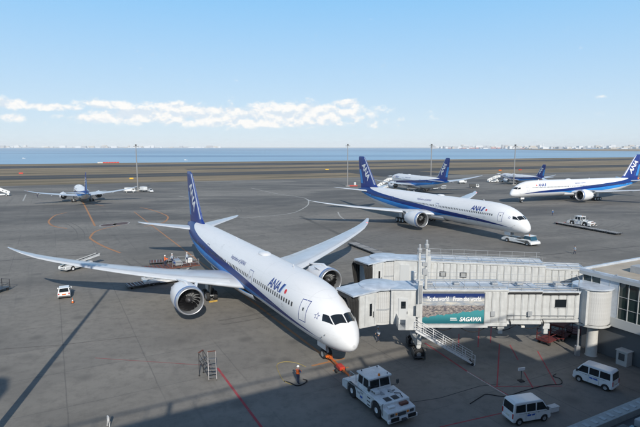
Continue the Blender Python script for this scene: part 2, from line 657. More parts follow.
NOSE = Vector((3.2, 44.8))
def stand(s, l): return NOSE - FW * s + PT * l
marking([stand(-1, 0), stand(140, 0)], .32, P_ORG, world=True)                 # stand centre line
marking([stand(4.4, -2.2), stand(4.4, 1.6)], .3, P_ORG, world=True)
marking([stand(2.4, -.9), stand(2.4, .9)], .3, P_ORG, world=True)
marking([(217.5, 368), (262, 428), (275, 447)], .22, P_RED)
marking([(95, 358), (216.5, 366)], .06, P_RED)
marking([(-40, 352), (60, 345), (140, 336)], .05, P_TAR)
marking([(425, 343), (468, 372), (509, 396), (540, 414)], .2, P_RED)
marking([(467, 371.5), (512, 398.5)], .14, P_WHT)
for a in ([(459, 334), (458.5, 347)], [(479.5, 322), (478, 347)], [(491.5, 322), (490.5, 343)], [(499.5, 344), (497, 387)],
          [(510, 345), (518, 360)], [(537.5, 351), (556.5, 385)], [(495, 386.5), (562, 386)], [(440, 427), (500, 413.5), (520, 409)], [(524, 372), (533, 388)]):
    marking(a, .12, P_RED)
marking([(120.5, 253), (103, 246), (91, 239), (91, 236), (96.6, 231), (113, 226.5), (127, 224)], .5, P_ORG, True)
marking([(140, 207.5), (150, 209.5), (165.5, 215), (167.5, 219), (161, 223.5), (144, 226.5)], .5, P_ORG, True)
marking([(80, 197), (86.7, 209.5), (95, 226)], .5, P_ORG, True)
marking([(67, 212.5), (56, 215), (49.5, 220), (49.5, 223.5), (55, 226.5), (67, 228.5)], .5, P_ORG, True)
marking([(251, 188), (276, 193.5), (304, 198), (308.6, 203), (303, 208.5), (287, 214), (240, 218)], .45, P_WHT, True)
marking([(338, 212), (340, 216), (345, 220)], .45, P_WHT, True)
marking([(23, 201), (26, 194.5)], .5, P_WHT)
marking([(84, 202), (104, 206)], .4, P_ORG)
marking([(178, 196), (196, 199)], .5, P_WHT)
marking([(400, 262), (470, 262), (640, 246)], .2, P_TAR)
marking([(400, 404), (440, 398), (480, 386), (500, 384)], .10, P_TAR)
marking([(300, 216), (352, 240), (395, 262)], 1.2, P_FNT)
marking([(0, 261), (60, 256), (105, 254)], .3, P_TAR)
for cx, cy in ((108, 225), (121.5, 223.5)):
    c_ = G(cx, cy)
    b = MB()
    for ring, (r0, r1, mi) in enumerate(((0, 1.9, 0), (1.9, 2.2, 1))):
        b.mat(mi)
        q = 20
        vs = [(c_.x + r * math.cos(2*PI*k/q) * .95, c_.y + r * 1.5 * math.sin(2*PI*k/q), .013) for r in (r0, r1) for k in range(q)]
        b.add(vs, [(k, (k+1) % q, (k+1) % q + q, k + q) for k in range(q)])
    b.build('painted_pad', [P_DRK, P_WHT], apron, smooth=0, normals=False)
# tyre tracks: faint paired curves left by tugs and carts
P_TYR = paint('tyre_trace', (.115, .110, .101), .5)
rt = random.Random(21)
for k in range(26):
    x0 = rt.uniform(-60, 70); y0 = rt.uniform(40, 170); an = rt.choice((heading0 := math.atan2(FW.y, FW.x), heading0 + PI/2, rt.uniform(0, PI))) + rt.uniform(-.25, .25)
    cv = rt.uniform(-.03, .03); ln = rt.uniform(14, 45)
    P = []
    x, y, a = x0, y0, an
    for q in range(9):
        P.append(Vector((x, y))); x += math.cos(a)*ln/8; y += math.sin(a)*ln/8; a += cv*ln/8
    for off in (-.8, .8):
        nn = Vector((-math.sin(an), math.cos(an)))*off
        marking([p + nn for p in P], .24, P_TYR, world=True, name='tyre_track')
# runway and taxiway paint far off
for n0, w, e0, e1 in ((626, 1.0, -900, 1200), (596, .9, -900, 1200), (656, .9, -900, 1200), (412, .6, -900, 1200)):
    b = MB()
    if n0 == 626:
        for k in range(35): b.add([en(e0+k*60, n0-w/2, .006), en(e0+k*60+30, n0-w/2, .006), en(e0+k*60+30, n0+w/2, .006), en(e0+k*60, n0+w/2, .006)], [(0, 1, 2, 3)])
    else:
        b.add([en(e0, n0-w/2, .006), en(e1, n0-w/2, .006), en(e1, n0+w/2, .006), en(e0, n0+w/2, .006)], [(0, 1, 2, 3)])
    o = b.build('runway_marking' if n0 > 500 else 'taxiway_marking', P_WHT if n0 > 500 else P_YEL, apron, smooth=0, normals=False)

# ------------------------------------------------------------------ far coast across the bay
b = MB()
far = [(px_, d_) for px_, d_ in ((505, 5200), (545, 3900), (585, 3300), (640, 2900), (760, 2500), (1100, 2200))]
pts = []
for px_, d_ in far:
    pts.append(((px_ - 320) / F_PX * d_, d_))
back = [((px_ - 320) / F_PX * 6500, 6500) for px_, d_ in reversed(far)]
poly = [p for p in pts] + back
b.prism(poly, -3.5, -1.2, 'z')
struct(b.build('far_spit', mat('dry_spit', (.30, .23, .15), .95, var=.3, vscale=.004), smooth=0))
b = MB()
b.prism([((x - 320) / F_PX * d_, d_) for x, d_ in ((-900, 14000), (1500, 14000), (1500, 17000), (-900, 17000))], -3.5, 3, 'z')
struct(b.build('far_coast', mat('far_land', (.20, .19, .17), .95), smooth=0))
skb = MB()
rs = random.Random(5)
for k in range(420):
    px_ = rs.uniform(-60, 225) if k % 3 == 0 else rs.uniform(430, 720)
    d_ = rs.uniform(13000, 15500) if px_ < 300 else rs.uniform(7000, 13900)
    h = rs.choice((8, 12, 18, 25, 40)) * rs.uniform(.6, 1.4) * (d_ / 9000)
    w = rs.uniform(20, 130) * (d_ / 9000)
    x = (px_ - 320) / F_PX * d_
    skb.mat(rs.choice((0, 0, 1, 2)))
    skb.box(x - w/2, x + w/2, d_, d_ + 60, -3.3, h)
for px_, h in ((537, 90), (541, 95), (530, 70), (468, 60), (600, 75), (85, 130), (96, 120)):
    d_ = 9500 if px_ > 300 else 14500
    x = (px_ - 320) / F_PX * d_
    skb.mat(0); skb.tube((x, d_, 0), (x, d_, h), 9, 5, n=8)
for px_ in range(450, 545, 7):
    d_ = 8200
    x = (px_ - 320) / F_PX * d_
    skb.mat(3); skb.box(x - 50, x + 45, d_, d_ + 50, -3.3, 9 + 6 * math.sin(px_))
o = stuff(skb.build('far_skyline', [mat('far_white', (.62, .62, .62), .8), mat('far_grey', (.33, .34, .36), .8), mat('far_beige', (.45, .40, .34), .8), mat('far_red', (.42, .14, .10), .8)], smooth=0))
tag(o, 'distant industrial skyline with chimneys across the bay', 'skyline')
# ------------------------------------------------------------------ airliners
def naca(x, t):
    return 5 * t * (.2969 * math.sqrt(x) - .126 * x - .3516 * x * x + .2843 * x**3 - .1036 * x**4)


XS = [0, .006, .025, .07, .15, .28, .42, .58, .74, .88, 1.0]


def surface_rings(secs, sub=3):
    """secs: (span, le, chord, height, t/c). returns a function-sampled list of sections"""
    out = []
    ys = [q[0] for q in secs]
    for i in range(len(secs) - 1):
        for k in range(sub):
            y = ys[i] + (ys[i+1] - ys[i]) * k / sub
            out.append([y] + [hermite(ys, [q[j] for q in secs], y) if j == 3 else
                              secs[i][j] + (secs[i+1][j] - secs[i][j]) * k / sub for j in (1, 2, 3, 4)])
    out.append(list(secs[-1]))
    return out


def foil_ring(y, le, ch, z, tc, side, vertical=False):
    up = [(x, naca(x, tc) * 1.15 + .012 * math.sin(PI * x)) for x in XS]
    lo = [(x, -naca(x, tc) * .85 + .012 * math.sin(PI * x)) for x in XS]
    if vertical:
        up = [(x, naca(x, tc)) for x in XS]; lo = [(x, -naca(x, tc)) for x in XS]
    ring = [(-(le + x * ch), zz * ch) for x, zz in up] + [(-(le + x * ch), zz * ch - .004) for x, zz in reversed(lo[1:])]
    if vertical:
        return [Vector((a, zz, y)) for a, zz in ring]
    return [Vector((a, side * y, z + zz)) for a, zz in ring]


class Fus:
    def __init__(self, prof):
        self.p = prof
        self.u = [math.sqrt(q[0]) for q in prof]
        self.L = prof[-1][0]

    def at(self, s):
        u = math.sqrt(max(s, 0))
        return tuple(hermite(self.u, [q[k] for q in self.p], u) for k in (1, 2, 3))

    def pt(self, s, th, off=0.0):
        zt, zb, w = self.at(s)
        h = (zt - zb) / 2; c = (zt + zb) / 2
        n = Vector((0, math.sin(th) / max(w, .01), math.cos(th) / max(h, .01))).normalized()
        return Vector((-s, w * math.sin(th), c + h * math.cos(th))) + n * off

    def side(self, s, z, sgn, off=0.0):
        zt, zb, w = self.at(s)
        h = (zt - zb) / 2; c = (zt + zb) / 2
        cs = max(-1, min(1, (z - c) / h))
        return self.pt(s, sgn * math.acos(cs), off)


def fuselage_mesh(F, n=56):
    ss = [0.004, .02, .06, .14, .28, .5, .8, 1.2, 1.7, 2.3, 3, 3.8, 4.7, 5.7, 7, 8.5, 10]
    s = 12
    while s < F.L * .62: ss.append(s); s += 2.5
    while s < F.L - .4: ss.append(s); s += 1.2
    ss += [F.L - .25, F.L - .08, F.L - .01]
    return MB().loft([[F.pt(s, 2*PI*i/n) for i in range(n)] for s in ss])


def livery(name, L, sc_z, curves):
    m = bpy.data.materials.new(name); m.use_nodes = True
    t = NT(m.node_tree); b = m.node_tree.nodes['Principled BSDF']
    co = t.n('ShaderNodeTexCoord').outputs['Object']
    x, y, z = t.sep(co)
    s = t.m('DIVIDE', t.m('MULTIPLY', x, -1.0), L)
    zn = t.m('DIVIDE', z, sc_z)
    zu, zl, zc = [t.curve(s, [(a / L, q / sc_z) for a, q in c]) for c in curves]
    def below(v, e): return t.m('LESS_THAN', v, e)
    fine = t.noise(t.vm('MULTIPLY', co, (.5, 1, 2)), 1.0, 5, .6)
    white = t.mix(t.m('MULTIPLY', t.step(fine, .45, .8), .5), (.73, .745, .765), (.66, .675, .695))
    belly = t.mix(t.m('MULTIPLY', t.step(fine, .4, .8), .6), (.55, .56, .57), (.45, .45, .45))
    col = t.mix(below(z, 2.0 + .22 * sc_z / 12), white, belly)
    grime = t.noise(t.vm('MULTIPLY', co, (.25, 2.0, 1.1)), 1.0, 6, .7)
    col = t.mix(t.m('MULTIPLY', t.step(grime, .55, .8), .22), col, (.40, .40, .39))
    in_light = t.m('MULTIPLY', below(zn, zl), t.m('SUBTRACT', 1.0, below(zn, zc)))
    col = t.mix(in_light, col, (.030, .27, .72))
    in_dark = t.m('MULTIPLY', below(zn, zu), t.m('SUBTRACT', 1.0, below(zn, zl)))
    col = t.mix(in_dark, col, (.003, .026, .17))
    # faint skin joints
    fr = t.m('ABSOLUTE', t.m('SUBTRACT', t.m('FRACT', t.m('DIVIDE', x, 5.6)), .5))
    col = t.mix(t.m('MULTIPLY', t.step(fr, .4955, .498), .30), col, (.25, .26, .28))
    za = t.m('ABSOLUTE', t.m('SUBTRACT', t.m('FRACT', t.m('DIVIDE', z, 1.35 * sc_z / 12)), .5))
    col = t.mix(t.m('MULTIPLY', t.step(za, .488, .494), .14), col, (.25, .26, .28))
    t.put(b.inputs['Base Color'], col)
    b.inputs['Roughness'].default_value = .42
    b.inputs['Coat Weight'].default_value = .10
    b.inputs['Specular IOR Level'].default_value = .3
    b.inputs['Coat Roughness'].default_value = .12
    return m


WINGM = mat('wing_grey', (.52, .56, .61), .32, coat=.2, var=.10, vscale=.5)
FANM = mat('fan_titanium', (.014, .014, .016), .35, metal=.2)
SEAM = mat('panel_seam', (.40, .41, .43), .6)
NACW = mat('nacelle_white', (.74, .75, .77), .35, coat=.3, var=.06, vscale=.8)
REDSUN = mat('red_sun_mark', (.62, .02, .03), .5)
LETTERW = mat('letter_white', (.78, .78, .78), .4)


def wrap_text(F, geo, s0, z0, size, sgn, off, step=.12):
    """flat letters laid on the fuselage side; s0/z0 is the left foot of the text as read"""
    V, Fc = geo
    V = [(p.x * size, p.y * size) for p in V]
    ys = [p[1] for p in V]
    V, Fc = cut_rows(V, Fc, min(ys), max(ys), step)
    out = []
    for p in V:
        s = s0 - p.x if sgn < 0 else s0 + p.x        # starboard reads towards the nose, port towards the tail
        out.append(F.side(s, z0 + p.y, sgn, off))
    return out, Fc


def quad_geo(x0, x1, y0, y1, shear=0.0):
    return ([Vector((x0 + shear*y0, y0, 0)), Vector((x1 + shear*y0, y0, 0)), Vector((x1 + shear*y1, y1, 0)), Vector((x0 + shear*y1, y1, 0))], [(0, 1, 2, 3)])


def disc_geo(cx, cy, r, n=20):
    return ([Vector((cx + r*math.cos(2*PI*k/n), cy + r*math.sin(2*PI*k/n), 0)) for k in range(n)], [tuple(range(n))])


def airliner(S, name, label, loc, a, gear_up=False):
    root = thing(name, label, 'airplane', (loc[0], loc[1], 0), a - PI / 2, 'airliners on the apron')
    F = Fus(S['prof'])
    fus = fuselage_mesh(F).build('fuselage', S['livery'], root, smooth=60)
    # belly fairing
    y0, le0, ch0, z0, tc0 = S['wing'][0]
    rings = []
    nf = 14
    for k in range(nf + 1):
        t_ = k / nf
        s = le0 - 3.5 + (ch0 + 8) * t_
        e = math.sin(PI * min(max(t_, .02), .98)) ** .6
        zt, zb, w = F.at(s)
        rings.append([Vector((-s, (w * (.80 + .24*e)) * math.cos(q), (zb + 1.15) + (1.25 + .40 * e) * math.sin(q))) for q in [PI + PI * i / 18 for i in range(19)]])
    MB().loft(rings, cap=False, closed=False).build('belly_fairing', S['livery'], fus, smooth=60)
    # cockpit panes
    for pts in S['panes']:
        for sg in (1, -1):
            b = MB(); n = 7; P = []
            for i in range(n):
                for j in range(n):
                    u, v = i/(n-1), j/(n-1)
                    q = [sum(wt_ * c[k] for wt_, c in zip(((1-u)*(1-v), u*(1-v), u*v, (1-u)*v), pts)) for k in (0, 1)]
                    P.append(F.pt(q[0] * S['ps'], sg * rad(q[1]), .018))
            b.grid(P, n, n)
            b.build('cockpit_window', GLASS, fus, smooth=60)
    # doors: outline strips and a skin panel
    dw, dh, zs = S['door']
    for s in S['doors']:
        for sg in (1, -1):
            b = MB()
            def strip(sa, sb_, za, zb_, off, nz=8):
                b.grid([F.side(q, za + (zb_-za)*j/(nz-1), sg, off) for q in (sa, sb_) for j in range(nz)], 2, nz)
            b.mat(0); strip(s - dw/2, s + dw/2, zs, zs + dh, .008)
            b.mat(1); t_ = .07
            strip(s - dw/2 - t_, s - dw/2, zs - t_, zs + dh + t_, .012); strip(s + dw/2, s + dw/2 + t_, zs - t_, zs + dh + t_, .012)
            strip(s - dw/2, s + dw/2, zs + dh, zs + dh + t_, .012, 2); strip(s - dw/2, s + dw/2, zs - t_, zs, .012, 2)
            o = b.build('door', [S['livery'], BLUE], fus, smooth=60)
            b = MB(); b.grid([F.side(s + q, S['winz'] - .12 + .3*j/2, sg, .016) for q in (-.11, .11) for j in range(3)], 2, 3)
            b.build('door_window', GLASS, fus, smooth=0)
    # cargo doors low on the starboard side, small hatches and probes
    def outline(sa, sb_, za, zb_, sg, t_, nm, m, par):
        b = MB()
        def st(q0, q1, z0_, z1_, nz=6):
            b.grid([F.side(q, z0_ + (z1_-z0_)*j/(nz-1), sg, .010) for q in (q0, q1) for j in range(nz)], 2, nz)
        st(sa, sa + t_, za, zb_); st(sb_ - t_, sb_, za, zb_); st(sa + t_, sb_ - t_, za, za + t_, 2); st(sa + t_, sb_ - t_, zb_ - t_, zb_, 2)
        b.build(nm, m, par, smooth=60)
    k_ = S['winz'] / 5.5
    for sa in S['cargo']: outline(sa, sa + 2.7*k_, 2.35*k_, 4.1*k_, -1, .045, 'cargo_door', SEAM, fus)
    for sg in (1, -1):
        for sa, za in ((2.9, 3.0), (8.6, 3.0), (9.8, 4.6), (33.5, 6.9), (45.5, 5.6)):
            outline(sa*S['ps'], (sa + .42)*S['ps'], za*k_, (za + .34)*k_, sg, .03, 'access_hatch', SEAM, fus)
        for sa, za in ((2.3, 3.9), (2.75, 3.55)):
            q = F.side(sa*S['ps'], za*k_, sg, .0); MB().tube(q, q + Vector((.05, sg*.14, 0)), .025, .02, n=6).tube(q + Vector((.0, sg*.13, 0)), q + Vector((.26, sg*.14, .0)), .02, .012, n=6).build('probe', DMETAL, fus)
        wa, wb = F.pt(1.36*S['ps'], sg*rad(8), .05), F.pt(1.93*S['ps'], sg*rad(16), .05)
        MB().tube(wa, wb, .018, n=5).build('wiper', BLACK, fus)
    # passenger windows, too small to pick apart
    b = MB()
    for sg in (1, -1):
        s = S['win'][0]
        while s < S['win'][1]:
            if all(abs(s - q) > dw/2 + .35 for q in S['doors']) and not any(q0 < s < q1 for q0, q1 in S['gaps']):
                b.grid([F.side(s + q, S['winz'] - .22 + .44*j/2, sg, .014) for q in (-.14, .14) for j in range(3)], 2, 3)
            s += .60
    stuff(b.build('passenger_windows', mat('cabin_window', (.05, .055, .06), .15), root, smooth=0))
    # lettering
    for sg in (1, -1):
        b = MB(); z = S['logo_z']; h = S['logo_h']; s0 = S['logo_s']
        geo = text_geo('ANA', .28, .028, .92); width = max(p.x for p in geo[0])
        k = h / .7
        total = width * k + .95 * h
        ori = s0 + total / 2 if sg < 0 else s0 - total / 2
        b.mat(0); b.add(*wrap_text(F, geo, ori, z, k, sg, .016))
        x1 = width * k + .02
        b.add(*wrap_text(F, quad_geo(x1 + .06*h, x1 + .46*h, 0, h, .55), ori, z, 1, sg, .016))
        b.mat(1); b.add(*wrap_text(F, quad_geo(x1 + .50*h, x1 + .60*h, 0, h, .55), ori, z, 1, sg, .016))
        b.build('airline_name', [BLUE, LBLUE], root, smooth=60)
        b = MB(); dd = disc_geo(0, 0, h * .24)
        b.add(*wrap_text(F, dd, (s0 - total/2 - h * .75), z + h*.42, 1, sg, .016))
        b.build('sun_disc_mark', REDSUN, root, smooth=60)
        b = MB(); geo = text_geo('Inspiration of JAPAN', .2, .012, 1.0); width = max(p.x for p in geo[0]); k = S['slog_h'] / .7
        ori = S['slog_s'] + width*k/2 if sg < 0 else S['slog_s'] - width*k/2
        b.add(*wrap_text(F, geo, ori, S['slog_z'], k, sg, .016)); stuff(b.build('slogan', BLUE, root, smooth=60))
        # little star outline behind the cockpit
        b = MB(); st = []
        for r_ in (1.0, .72):
            for q in range(10):
                rr = .34 * r_ * (1 if q % 2 == 0 else .45)
                st.append(Vector((rr * math.sin(q*PI/5), rr * math.cos(q*PI/5), 0)))
        b.add(*wrap_text(F, (st, [(q, (q+1) % 10, (q+1) % 10 + 10, q + 10) for q in range(10)]), S['star'][0], S['star'][1], 1, sg, .016))
        b.build('star_mark', BLUE, fus, smooth=0)
    # satellite bump and aerials
    b = MB(); s = S['radome']; zt = F.at(s)[0]
    rings = []
    for k in range(9):
        t_ = k/8; e = math.sqrt(max(.02, 1 - (2*t_-1)**2))
        rings.append([Vector((-(s - 1.4 + 2.8*t_), .75*e*math.cos(PI*q/10), zt - .06 + .36*e*math.sin(PI*q/10))) for q in range(11)])
    b.loft(rings, cap=False, closed=False).build('satellite_radome', NACW, fus, smooth=60)
    for s in S['aerials']:
        b = MB(); zt = F.at(s)[0]; b.prism([(-s, zt - .05), (-s - .35, zt - .05), (-s - .42, zt + .38), (-s - .25, zt + .38)], -.02, .02)
        b.build('aerial', NACW, fus, smooth=0)
    # wings
    for sg in (1, -1):
        secs = surface_rings(S['wing'])
        w = MB().loft([foil_ring(*q, sg) for q in secs]).build('wing', WINGM, root, smooth=50)
        b = MB()
        def wp(y, fr, off=.012):
            ys = [q[0] for q in secs]
            i = max(0, min(len(secs) - 2, sum(1 for q in ys if q <= y) - 1)); t_ = (y - ys[i]) / (ys[i+1] - ys[i])
            le, ch, zz, tcx = [secs[i][j] + (secs[i+1][j] - secs[i][j]) * t_ for j in (1, 2, 3, 4)]
            return Vector((-(le + fr*ch), sg*y, zz + (naca(fr, tcx)*1.15 + .012*math.sin(PI*fr))*ch + off))
        yr, yt = S['wing'][0][0] + .6, S['wing'][-3][0]
        for fr in (.14, .70):
            pts = [yr + (yt - yr)*k/14 for k in range(15)]
            b.grid([wp(y, fr + dq) for y in pts for dq in (0, .008)], 15, 2)
        for k in range(1, 7):
            y = yr + (yt - yr) * k / 7
            b.grid([wp(y + dq, .70 + .28*j/3) for dq in (0, .05) for j in range(4)], 2, 4)
        b.build('flap_seam', SEAM, w, smooth=0)
        b = MB()
        pts = [yr + 1 + (yt - yr)*k/14 for k in range(15)]
        b.grid([wp(y, fr, .006) for y in pts for fr in (.002, .05, .10)], 15, 3)
        b.build('slat', mat('slat_grey', (.62,.65,.68), .3, metal=.15), w, smooth=60)
        for k in range(3):
            y = yr + (yt - yr) * (.32 + .25*k)
            p0 = wp(y, .62, -.55); p1 = wp(y, 1.10, -.30)
            MB().tube(p0, p0.lerp(p1, .5), .10, .26, n=10).tube(p0.lerp(p1, .5), p1, .26, .05, n=10).build('flap_fairing', WINGM, w, smooth=60)
        tip = wp(S['wing'][-2][0], .1, 0)
        MB().tube(tip + Vector((.1, 0, -.02)), tip + Vector((-.3, 0, 0)), .07, n=6).build('position_light', LAMPR if sg > 0 else HEAD, w)
        # tailplane
        MB().loft([foil_ring(*q, sg) for q in surface_rings(S['hstab'])]).build('tailplane', WINGM, root, smooth=50)
        # engine
        e = S['eng']; R = e['r']; Ln = e['len']
        o0 = Vector((-e['s'], sg * e['y'], e['z'])); ax = Vector((-1, 0, -.015))
        b = MB(); n = 48
        b.lathe([(.42, .972*R), (.9, .993*R), (1.7, R), (.5*Ln, .985*R), (.68*Ln, .93*R), (.84*Ln, .83*R), (.96*Ln, .735*R)], o0, ax, n)
        nose_n = len(b.v)
        u = ax.orthogonal().normalized(); ax_n = ax.normalized()
        b.lathe([(.96*Ln, .735*R), (Ln, .70*R), (Ln - .03, .675*R), (.75*Ln, .69*R)], o0, ax, n)
        for k in range(n):                     # chevrons
            for row in (1, 2):
                vi = nose_n + row*n + k
                if k % 4 == 2: b.v[vi] = tuple(Vector(b.v[vi]) + ax_n * .28)
        en_o = b.build('engine', NACW, root, smooth=50, merge=.001)
        MB().lathe([(.42, .972*R), (.22, .955*R), (.08, .93*R), (.015, .905*R), (.0, .88*R), (.03, .855*R), (.12, .835*R), (.32, .82*R)], o0, ax, n).build('inlet_lip', mat('inlet_lip_metal', (.62, .63, .65), .34, metal=.75), en_o, smooth=60)
        MB().lathe([(.43, .980*R), (.44, .985*R), (.74, .998*R), (.75, .990*R)], o0, ax, n).build('cowl_band', mat('cowl_band_blue', (.10, .19, .42), .4), en_o, smooth=60)
        MB().lathe([(.32, .82*R), (.8, .815*R), (1.25, .83*R), (1.5, .83*R), (1.5, .1)], o0, ax, n).build('inlet_duct', mat('duct_grey', (.20, .21, .22), .5), en_o, smooth=50)
        b = MB(); nb = e['blades']
        w2 = ax_n.cross(u)
        for k in range(nb):
            P = []
            for i in range(6):
                r_ = (.24 + (.80 - .24) * i/5) * R; tw = .25 + .75 * i/5; cw = (.20 + .10*math.sin(PI*i/5)) * R
                a0 = 2*PI*k/nb + .28 * (i/5)**2
                for q in (-.5, 0, .5):
                    an = a0 + q * cw * math.sin(tw) / r_
                    P.append(o0 + ax_n * (1.15 + q * cw * math.cos(tw)) + (u*math.cos(an) + w2*math.sin(an)) * r_)
            b.grid(P, 6, 3)
        b.build('fan', FANM, en_o, smooth=60)
        b = MB().lathe([(.62, .01), (.66, .06*R), (.85, .16*R), (1.1, .235*R), (1.25, .25*R)], o0, ax, 20)
        b.mat(1)
        P = []
        for k in range(14):
            t_ = k/13; r_ = .03*R + .17*R*t_; aa = 4.2*t_; xx = .64 + .36*t_ - .02
            for q in (-.035, .035):
                P.append(o0 + ax_n*(xx - .015) + (u*math.cos(aa + q*4/(1+3*t_)) + w2*math.sin(aa + q*4/(1+3*t_))) * r_)
        b.grid(P, 14, 2)
        b.build('spinner', [DMETAL, LETTERW], en_o, smooth=60)
        MB().lathe([(.72*Ln, .55*R), (.95*Ln, .50*R), (1.10*Ln, .40*R), (1.12*Ln, .37*R), (1.05*Ln, .33*R), (1.22*Ln, .22*R), (1.34*Ln, .02)], o0, ax, 28).build('exhaust_core', mat('hot_metal', (.30, .28, .26), .4, metal=.9), en_o, smooth=50)
        lw = wp(e['y'], .02, 0); lw2 = wp(e['y'], .55, -.5)
        b = MB(); zt_ = e['z'] + R
        rings = []
        for xx, za, zb_, hw in ((-e['s'] - .22*Ln, zt_ - .15, zt_ - .02, .05), (-e['s'] - .45*Ln, zt_ - .4, zt_ + .22, .20), (lw.x + .1, zt_ - .6, lw.z + .02, .24), (lw.x - 1.4, zt_ - 1.1, lw.z + .02, .24), (lw2.x, zt_ - .9, lw2.z + .1, .12), (lw2.x - 1.4, lw2.z - .1, lw2.z + .12, .04)):
            rings.append([Vector((xx, sg*e['y'] + q*hw, zq)) for q, zq in ((-1, za), (1, za), (1, zb_), (-1, zb_))])
        b.loft(rings).build('pylon', NACW, en_o, smooth=40, bevel=.05)
        b = MB(); a_ = rad(38) * -sg                     # strake on the inboard shoulder
        cdir = Vector((0, -sg*math.sin(rad(40)), math.cos(rad(40))))
        base = o0 + Vector((-1.3, 0, 0)) + cdir*R*.99
        b.add([base, base + Vector((-1.5, 0, 0)), base + Vector((-1.4, 0, 0)) + cdir*.5, base + Vector((-.7, 0, 0)) + cdir*.42], [(0, 1, 2, 3)])
        b.build('strake', NACW, en_o, smooth=0)
    # fin
    fin = MB().loft([foil_ring(*q, 1, True) for q in surface_rings(S['fin'])]).build('fin', S.get('finmat', BLUE), root, smooth=50)
    # metal leading edge, rudder seam and letters on both faces
    fs = surface_rings(S['fin'], 4)
    def fp(z, fr, sg, off=.012):
        zs_ = [q[0] for q in fs]
        i = max(0, min(len(fs)-2, sum(1 for q in zs_ if q <= z) - 1)); t_ = (z - zs_[i])/(zs_[i+1]-zs_[i])
        le, ch, _, tcx = [fs[i][j] + (fs[i+1][j]-fs[i][j])*t_ for j in (1, 2, 3, 4)]
        return Vector((-(le + fr*ch), sg*(naca(fr, tcx)*ch + off), z)), le, ch, tcx
    b = MB(); z0f, z1f = S['fin'][1][0] + .2, S['fin'][-2][0]
    zz = [z0f + (z1f - z0f)*k/10 for k in range(11)]
    for sg in (1, -1):
        b.grid([fp(z, fr, sg, .008)[0] for z in zz for fr in (.0005, .03, .085)], 11, 3)
    b.build('leading_edge', mat('fin_edge', (.62, .64, .67), .35, metal=.3), fin, smooth=60)
    b = MB()
    for sg in (1, -1):
        b.grid([fp(z, fr, sg, .008)[0] for z in zz for fr in (.68, .688)], 11, 2)
    b.build('rudder_seam', SEAM, fin, smooth=0)
    b = MB()
    for sg in (1, -1):
        b.grid([fp(z, fr, sg, .007)[0] for z in [z0f + (z1f - z0f)*k/10*.55 for k in range(11)] for fr in (.80, .9, .985)], 11, 3)
    b.build('fin_stripe', LBLUE, fin, smooth=60)
    geo = text_geo('ANA', .0, .03, .95); wdt = max(p.x for p in geo[0])
    h = S['fin_h']
    for sg in (1, -1):
        b = MB()
        V, Fc = geo
        V = [((p.x - wdt/2) * h/.7, (p.y - .35) * h/.7) for p in V]
        V, Fc = cut_rows(V, Fc, -h/2, h/2, .35)
        an = S['fin_ang']; cx, cz = S['fin_c']
        out = []
        for p in V:
            px_, pz_ = p.x, p.y
            if sg > 0:     # port: reads upwards and aft
                s = cx + px_*math.cos(an) - pz_*math.sin(an); z = cz + px_*math.sin(an) + pz_*math.cos(an)
            else:          # starboard: reads downwards and forward
                s = cx - (px_*math.cos(-an) - pz_*math.sin(-an)); z = cz + px_*math.sin(-an) + pz_*math.cos(-an)
            _, le, ch, tcx = fp(z, .5, sg)
            fr = min(.97, max(.02, (s - le)/ch))
            out.append(Vector((-s, sg*(naca(fr, tcx)*ch + .02), z)))
        b.add(out, Fc); b.build('tail_name', LETTERW, fin, smooth=0)
    # landing gear
    g = S['gear']
    def wheel(cx, cy, r, w, parent):
        b = MB(); b.mat(0)
        b.lathe([(-w/2, .55*r), (-w/2, .86*r), (-w*.36, .97*r), (-w*.15, r), (w*.15, r), (w*.36, .97*r), (w/2, .86*r), (w/2, .55*r)], (cx, cy, r), (0, 1, 0), 20)
        b.mat(1); b.lathe([(-w*.42, .01), (-w*.38, .3*r), (-w*.46, .56*r), (w*.46, .56*r), (w*.38, .3*r), (w*.42, .01)], (cx, cy, r), (0, 1, 0), 16)
        b.build('wheel', [RUBBER, STEEL], parent, smooth=40)
    s, r = g['ns'], g['nr']
    zb = F.at(s)[1]
    ng = MB().tube((-s, 0, r), (-s, 0, zb + .4), .11, n=10).tube((-s, -.4, r), (-s, .4, r), .08).tube((-s, 0, r + .9), (-s - 1.2, 0, zb + .2), .06).bar((-s + .12, 0, r + .6), (-s + .35, 0, r + .2), .3, .06).build('nose_gear', STEEL, root)
    for sg in (1, -1):
        wheel(-s, sg * .30, r, .34, ng)
        b = MB(); b.prism([(-s - .9, zb - .75), (-s + .9, zb - .75), (-s + .9, zb + .25), (-s - .9, zb + .25)], sg*.55 - .02, sg*.55 + .02); b.build('gear_door', NACW, ng, smooth=0)
    MB().box(-s + .16, -s + .24, -.16, .16, r + 1.1, r + 1.3).build('taxi_light', HEAD, ng, smooth=0)
    for sg in (1, -1):
        s, y, r = g['ms'], sg * g['my'], g['mr']
        mg = MB().tube((-s, y, r + .1), (-s, y * .93, z0 + .3), .20, n=12).tube((-s - g['ax'][-1] - .1, y, r), (-s - g['ax'][0] + .1, y, r), .12).tube((-s, y, r + 1.0), (-s, y*.45, z0 - .3), .09)
        for q in g['ax']: mg.tube((-s - q, y - .65, r), (-s - q, y + .65, r), .08)
        mg = mg.build('main_gear', STEEL, root)
        for q in g['ax']:
            for k in (-1, 1): wheel(-s - q, y + k*.55, r, .48, mg)
        b = MB(); b.prism([(-s - .6, r + .8), (-s + .6, r + .8), (-s + .8, z0 + .2), (-s - .8, z0 + .2)], y + sg*.42 - .03, y + sg*.42 + .03); b.build('gear_door', NACW, mg, smooth=0)
    # tail cone outlet
    zt, zb_, w = F.at(F.L - .15)
    MB().lathe([(-.04, .16), (-.04, .28), (.3, .32)], (-F.L + .02, 0, (zt+zb_)/2), (1, 0, 0), 14).build('tail_outlet', DMETAL, fus)
    return root, F


